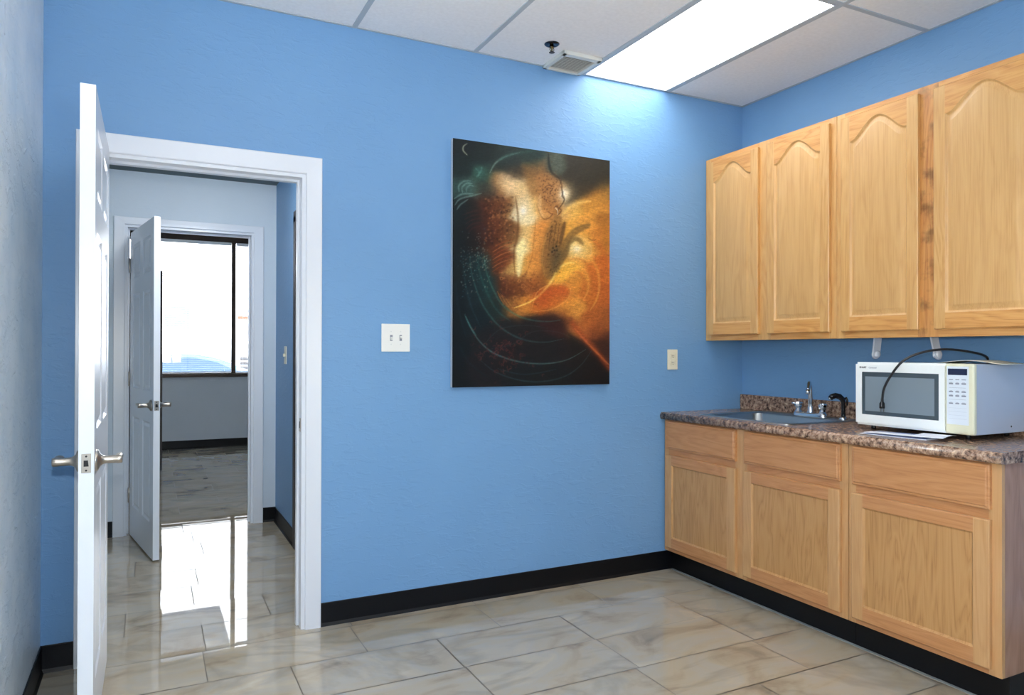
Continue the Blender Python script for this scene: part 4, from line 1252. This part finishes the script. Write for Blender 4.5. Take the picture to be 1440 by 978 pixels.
    stroke([(262, 250), (272, 330), (268, 400), (258, 450), (262, 520)], 5, '5c3416', .45)
    stroke([(336, 330), (330, 400), (322, 470), (300, 530)], 3, 'b87430', .45)
    # flames at right
    stroke([(604, 300), (560, 290), (500, 330), (470, 345)], 12, 'e8a040', .35)
    polyfill([(452, 486), (476, 482), (500, 500), (470, 520), (430, 560), (405, 560), (420, 515)], 'f2b440', .75, 9)
    stroke([(262, 650), (330, 620), (385, 565), (415, 510), (450, 486), (478, 484)], 4.5, 'ffd468', .8)
    for k, (rx, ry) in enumerate(((95, 120), (72, 92), (52, 68), (34, 44))):
        th = [(-1.9+.35*j) for j in range(9)]
        stroke([(480+rx*.9*math.cos(q), 560+ry*math.sin(q)) for q in th], 5, 'efaa48' if k % 2 == 0 else 'c46a26', .45)
    polyfill([(335, 640), (350, 590), (410, 565), (455, 575), (450, 610), (400, 645)], 'c85c22', .6, 9)
    stroke([(325, 655), (345, 590), (405, 560), (460, 572), (452, 615), (395, 652), (330, 662)], 3, 'f0a048', .6)
    stroke([(540, 400), (575, 440), (585, 500), (570, 560)], 14, 'c06024', .4)
    # glowing orb held by the hand
    blend(np.exp(-(((X-488)/34)**2+((Y-432)/34)**2)), 'f0cc80', .6)
    blend(np.exp(-(((X-484)/14)**2+((Y-434)/12)**2)), 'fbeec4', .8)
    stroke([(455, 402), (480, 392), (515, 402), (535, 430), (528, 465)], 4, 'f4c070', .5)
    stroke([(520, 392), (536, 402), (552, 400)], 1.8, '6e4a2a', .7)
    # hands: upright hand with fingers against the lips, and a curling one behind
    polyfill([(405, 318), (424, 318), (430, 335), (424, 390), (418, 430), (410, 500), (392, 545), (366, 530), (358, 480), (364, 420), (378, 370)], '9c6e36', .8, 3.5)
    polyfill([(420, 400), (431, 345), (440, 337), (443, 348), (436, 390), (426, 425)], '6c4a26', .85, 3)
    polyfill([(424, 430), (440, 395), (470, 362), (505, 346), (528, 343), (529, 354), (505, 368), (480, 384), (462, 402), (445, 440)], '8e6832', .85, 3)
    polyfill([(440, 430), (455, 400), (478, 388), (498, 398), (508, 416), (500, 418), (480, 406), (462, 420), (452, 455), (430, 490), (412, 520), (398, 500), (412, 450)], '7c6034', .75, 4)
    polyfill([(392, 430), (420, 425), (425, 470), (400, 530), (385, 520)], '5c5036', .5, 10)
    for k in range(60):
        x, y = rs.uniform(372, 424), rs.uniform(335, 520)
        blend(np.exp(-(((X-x)**2+(Y-y)**2)/rs.uniform(3, 9))), '4a2c14', .55)
    for pts in ([(398, 345), (386, 400), (384, 440)], [(410, 335), (402, 390), (398, 430)], [(420, 345), (414, 400), (410, 430)]): stroke(pts, 1.5, '5a3c1c', .65)
    stroke([(404, 322), (382, 365), (366, 420), (360, 480), (370, 528)], 1.8, 'c8924c', .6)
    stroke([(445, 400), (470, 372), (505, 354), (526, 349)], 1.6, 'a87c40', .6)
    for x, y in ((398, 432), (410, 426), (404, 440), (395, 446), (412, 440)): blend(np.exp(-(((X-x)**2+(Y-y)**2)/10)), '17110c', .9)
    # forearm freckles
    for k in range(160):
        x, y = rs.uniform(205, 350), rs.uniform(520, 640)
        if abs((y-640) + (x-205)*.8) > 150: continue
        blend(np.exp(-(((X-x)**2+(Y-y)**2)/rs.uniform(4, 14))), '6a3418' if k % 3 else 'c07c38', .4)
    for k in range(12):
        x, y = 215+(k*53) % 120, 545+(k*31) % 80; r_ = 5+k % 4
        stroke([(x+r_*math.cos(q*.9), y+r_*math.sin(q*.9)) for q in range(8)], 1.4, '7a3e1c' if k % 2 else 'c8803c', .6, taper=False)
    # bundle of warm threads sweeping under the arm
    for k in range(7):
        stroke([(200+k*5, 590+k*4), (225+k*6, 635+k*3), (275+k*5, 662+k*2), (345, 672+k)], 2.4, ('c88434', '7a4a20', 'a86a2c')[k % 3], .55)
    # dark bowl of cloth at the bottom
    polyfill([(150, 720), (240, 690), (330, 676), (410, 680), (446, 715), (462, 780), (480, 850), (490, 930), (120, 940), (110, 820)], '1f1b1c', .72, 12)
    polyfill([(455, 735), (500, 760), (540, 800), (606, 880), (606, 930), (485, 930), (470, 830)], '1e1917', .85, 9)
    stroke([(470, 700), (505, 745), (555, 795), (606, 862)], 12, 'a84a20', .65, soft=1.2, taper=False)
    stroke([(480, 720), (520, 765), (570, 815), (606, 850)], 4, 'd87434', .6)
    polyfill([(540, 760), (606, 765), (606, 830), (570, 800)], '3c241c', .7, 8)
    polyfill([(350, 690), (420, 690), (445, 730), (430, 760), (360, 720)], '4a1c1a', .5, 12)
    # teal sweeps
    sweeps = [([(150, 455), (160, 520), (188, 590), (225, 645), (290, 684), (370, 697), (430, 690)], 4.5, '3b7c70', .65),
              ([(128, 465), (138, 530), (165, 600), (200, 660), (250, 700)], 5, '2d6a62', .5),
              ([(100, 470), (108, 530), (130, 600), (160, 660), (215, 722), (290, 762), (370, 772), (440, 758)], 4, '3f7e74', .6),
              ([(75, 480), (84, 560), (104, 640), (140, 720)], 4.5, '24504e', .5),
              ([(84, 676), (108, 728), (140, 775), (190, 815), (270, 842), (360, 850), (450, 835), (520, 795)], 3.6, '5e9088', .75),
              ([(84, 680), (104, 720), (126, 752)], 4, '4c9c94', .6),
              ([(140, 840), (200, 885), (290, 912), (370, 914), (450, 892), (505, 850), (540, 800)], 3.2, '3a6a66', .6),
              ([(180, 800), (260, 780), (330, 735), (420, 735), (500, 770)], 2.5, '40504a', .45),
              ([(150, 790), (210, 730), (300, 712), (390, 722)], 2.2, '3a5850', .45),
              ([(200, 870), (300, 890), (420, 868)], 3, '2c5c5c', .5),
              ([(50, 560), (62, 660), (90, 760)], 5, '17343a', .5), ([(60, 780), (100, 850), (170, 905)], 5, '15302f', .5)]
    for pts, wd, col, a in sweeps: stroke(pts, wd*.8, col, a*.75)
    for k in range(230):      # beads of light along the cloth
        q = rs.randint(0, 5)
        base = [(150, 470, 40), (128, 480, 45), (100, 490, 50), (80, 520, 60), (160, 500, 40)][q]
        x, y = base[0]+rs.normal(0, 7), base[1]+rs.normal(0, base[2])
        blend(np.exp(-(((X-x)**2+(Y-y)**2)/rs.uniform(1.5, 5))), ('5c9c92', 'a8b8a4', '2c6c66', 'b0a07c')[rs.randint(0, 4)], .5)
    for k in range(90):
        x, y = rs.normal(230, 55), rs.normal(800, 45); r_ = rs.uniform(3, 8)
        ang = rs.uniform(0, 6)
        stroke([(x+r_*math.cos(ang+q*.8), y+r_*math.sin(ang+q*.8)) for q in range(5)], 1.6, ('6e2a24', '54221e', '7c4030')[k % 3], .5, taper=False, curve=False)
    # brush texture of the pigment
    C *= (1 + .05*field(.25, .5, 21, 20) + .04*rs.normal(0, 1, X.shape))[..., None]
    C = C*.88 + C.mean(-1, keepdims=True)*.12
    C = np.clip(C*.98, 0.015, 1)**1.14
    lin = np.where(C <= .04045, C/12.92, ((C+.055)/1.055)**2.4)
    root = thing('painting', ((PX0+PX1)/2, D, PZ0), 'large unframed canvas painting in dark teal and glowing orange on blue wall', 'painting')
    yf = D-.026
    xs = PX0 + (PX1-PX0)*U; zs = PZ0 + (PZ1-PZ0)*Vv
    off = root.location
    verts = np.stack([xs-off.x, np.full_like(xs, yf)-off.y, zs-off.z], -1).reshape(-1, 3)
    idx = np.arange(nx*nz).reshape(nx, nz)
    fcs = np.stack([idx[:-1, :-1], idx[1:, :-1], idx[1:, 1:], idx[:-1, 1:]], -1).reshape(-1, 4)
    me = bpy.data.meshes.new('painted_surface'); me.from_pydata(verts.tolist(), [], fcs.tolist())
    ca = me.color_attributes.new('pigment', 'FLOAT_COLOR', 'POINT')
    ca.data.foreach_set('color', np.concatenate([lin.reshape(-1, 3), np.ones((nx*nz, 1))], 1).astype(np.float32).ravel())
    m_, nt, p = newmat('oil_pigment')
    at = nt.nodes.new('ShaderNodeVertexColor'); at.layer_name = 'pigment'
    nt.links.new(at.outputs[0], p.inputs['Base Color']); p.inputs['Roughness'].default_value = .42; p.inputs['Specular IOR Level'].default_value = .25
    me.materials.append(m_)
    o = bpy.data.objects.new('painted_surface', me); COL.objects.link(o); o.parent = root
    MB().box(PX0, PX1, yf+.0004, D-.0004, PZ0, PZ1, bev=.0015).build('canvas', plain('canvas_edge', srgb(186, 192, 200), .7), root)
build_picture()

# ------------------------------------------------------------------ light
world = bpy.data.worlds.new('World'); scene.world = world; world.use_nodes = True
bg = world.node_tree.nodes['Background']
sky = world.node_tree.nodes.new('ShaderNodeTexSky'); sky.sky_type = 'NISHITA'; sky.sun_disc = False
sky.sun_elevation = math.radians(48); sky.sun_rotation = math.radians(200)
world.node_tree.links.new(sky.outputs[0], bg.inputs[0]); bg.inputs[1].default_value = 2.0
sd = bpy.data.lights.new('sun', 'SUN'); sd.energy = 15; sd.angle = math.radians(.6); sd.color = (1, .97, .92)
so = bpy.data.objects.new('sun', sd); COL.objects.link(so); so.rotation_euler = Vector((.15, .75, -.80)).to_track_quat('-Z', 'Y').to_euler()
pt = bpy.data.lights.new('window_portal', 'AREA'); pt.shape = 'RECTANGLE'; pt.size = WX1-WX0; pt.size_y = WZ1-WZ0; pt.cycles.is_portal = True
po = bpy.data.objects.new('window_portal', pt); COL.objects.link(po); po.location = ((WX0+WX1)/2, YW+.15, (WZ0+WZ1)/2); po.rotation_euler = (PI/2*-1, 0, 0)
pt2 = bpy.data.lights.new('window_portal', 'AREA'); pt2.shape = 'RECTANGLE'; pt2.size = V1-V0; pt2.size_y = VZ1-VZ0; pt2.cycles.is_portal = True
po2 = bpy.data.objects.new('window_portal', pt2); COL.objects.link(po2); po2.location = ((V0+V1)/2, YB-.1, (VZ0+VZ1)/2); po2.rotation_euler = (PI/2, 0, 0)
# the photographer's flash, a hand's breadth above the lens
fl = bpy.data.lights.new('camera_flash', 'POINT'); fl.energy = 84; fl.shadow_soft_size = .02; fl.color = (.95, .98, 1)
fo = bpy.data.objects.new('camera_flash', fl); COL.objects.link(fo); fo.location = (0, 0, 1.2429+.13)

sl = bpy.data.lights.new('ceiling_fill_spot', 'SPOT'); sl.energy = 290; sl.spot_size = math.radians(120); sl.spot_blend = 1; sl.shadow_soft_size = .03  # added upward spot that brightens the ceiling and fills the room softly
sb_ = bpy.data.objects.new('ceiling_fill_spot', sl); COL.objects.link(sb_); sb_.location = (.25, 0, 1.50); sb_.rotation_euler = Vector((.15, .47, .87)).to_track_quat('-Z', 'Y').to_euler()

# ------------------------------------------------------------------ camera
cam = bpy.data.cameras.new('camera'); cam.sensor_width = 36; cam.lens = 36*1013.934/1440
cam.clip_start = .01
co = bpy.data.objects.new('camera', cam); COL.objects.link(co); scene.camera = co
yaw, pit, rol = math.radians(26.6853), math.radians(.283), math.radians(.1173)
Fv = Vector((math.sin(yaw)*math.cos(pit), math.cos(yaw)*math.cos(pit), math.sin(pit)))
Rv = Vector((math.cos(yaw), -math.sin(yaw), 0)); Uv = Rv.cross(Fv)
c, s = math.cos(rol), math.sin(rol)
R2 = c*Rv - s*Uv*-1 if False else (c*Rv + s*Uv)
U2 = c*Uv - s*Rv
co.matrix_world = Matrix(((R2.x, U2.x, -Fv.x, 0), (R2.y, U2.y, -Fv.y, 0), (R2.z, U2.z, -Fv.z, 1.2429), (0, 0, 0, 1)))

scene.view_settings.view_transform = 'Standard'
scene.view_settings.look = 'None'
scene.view_settings.exposure = 0
scene.view_settings.gamma = 1
scene.view_settings.use_curve_mapping = False
scene.cycles.max_bounces = 10
scene.cycles.diffuse_bounces = 6
scene.cycles.sample_clamp_indirect = 8
scene.cycles.caustics_reflective = False
scene.cycles.caustics_refractive = False
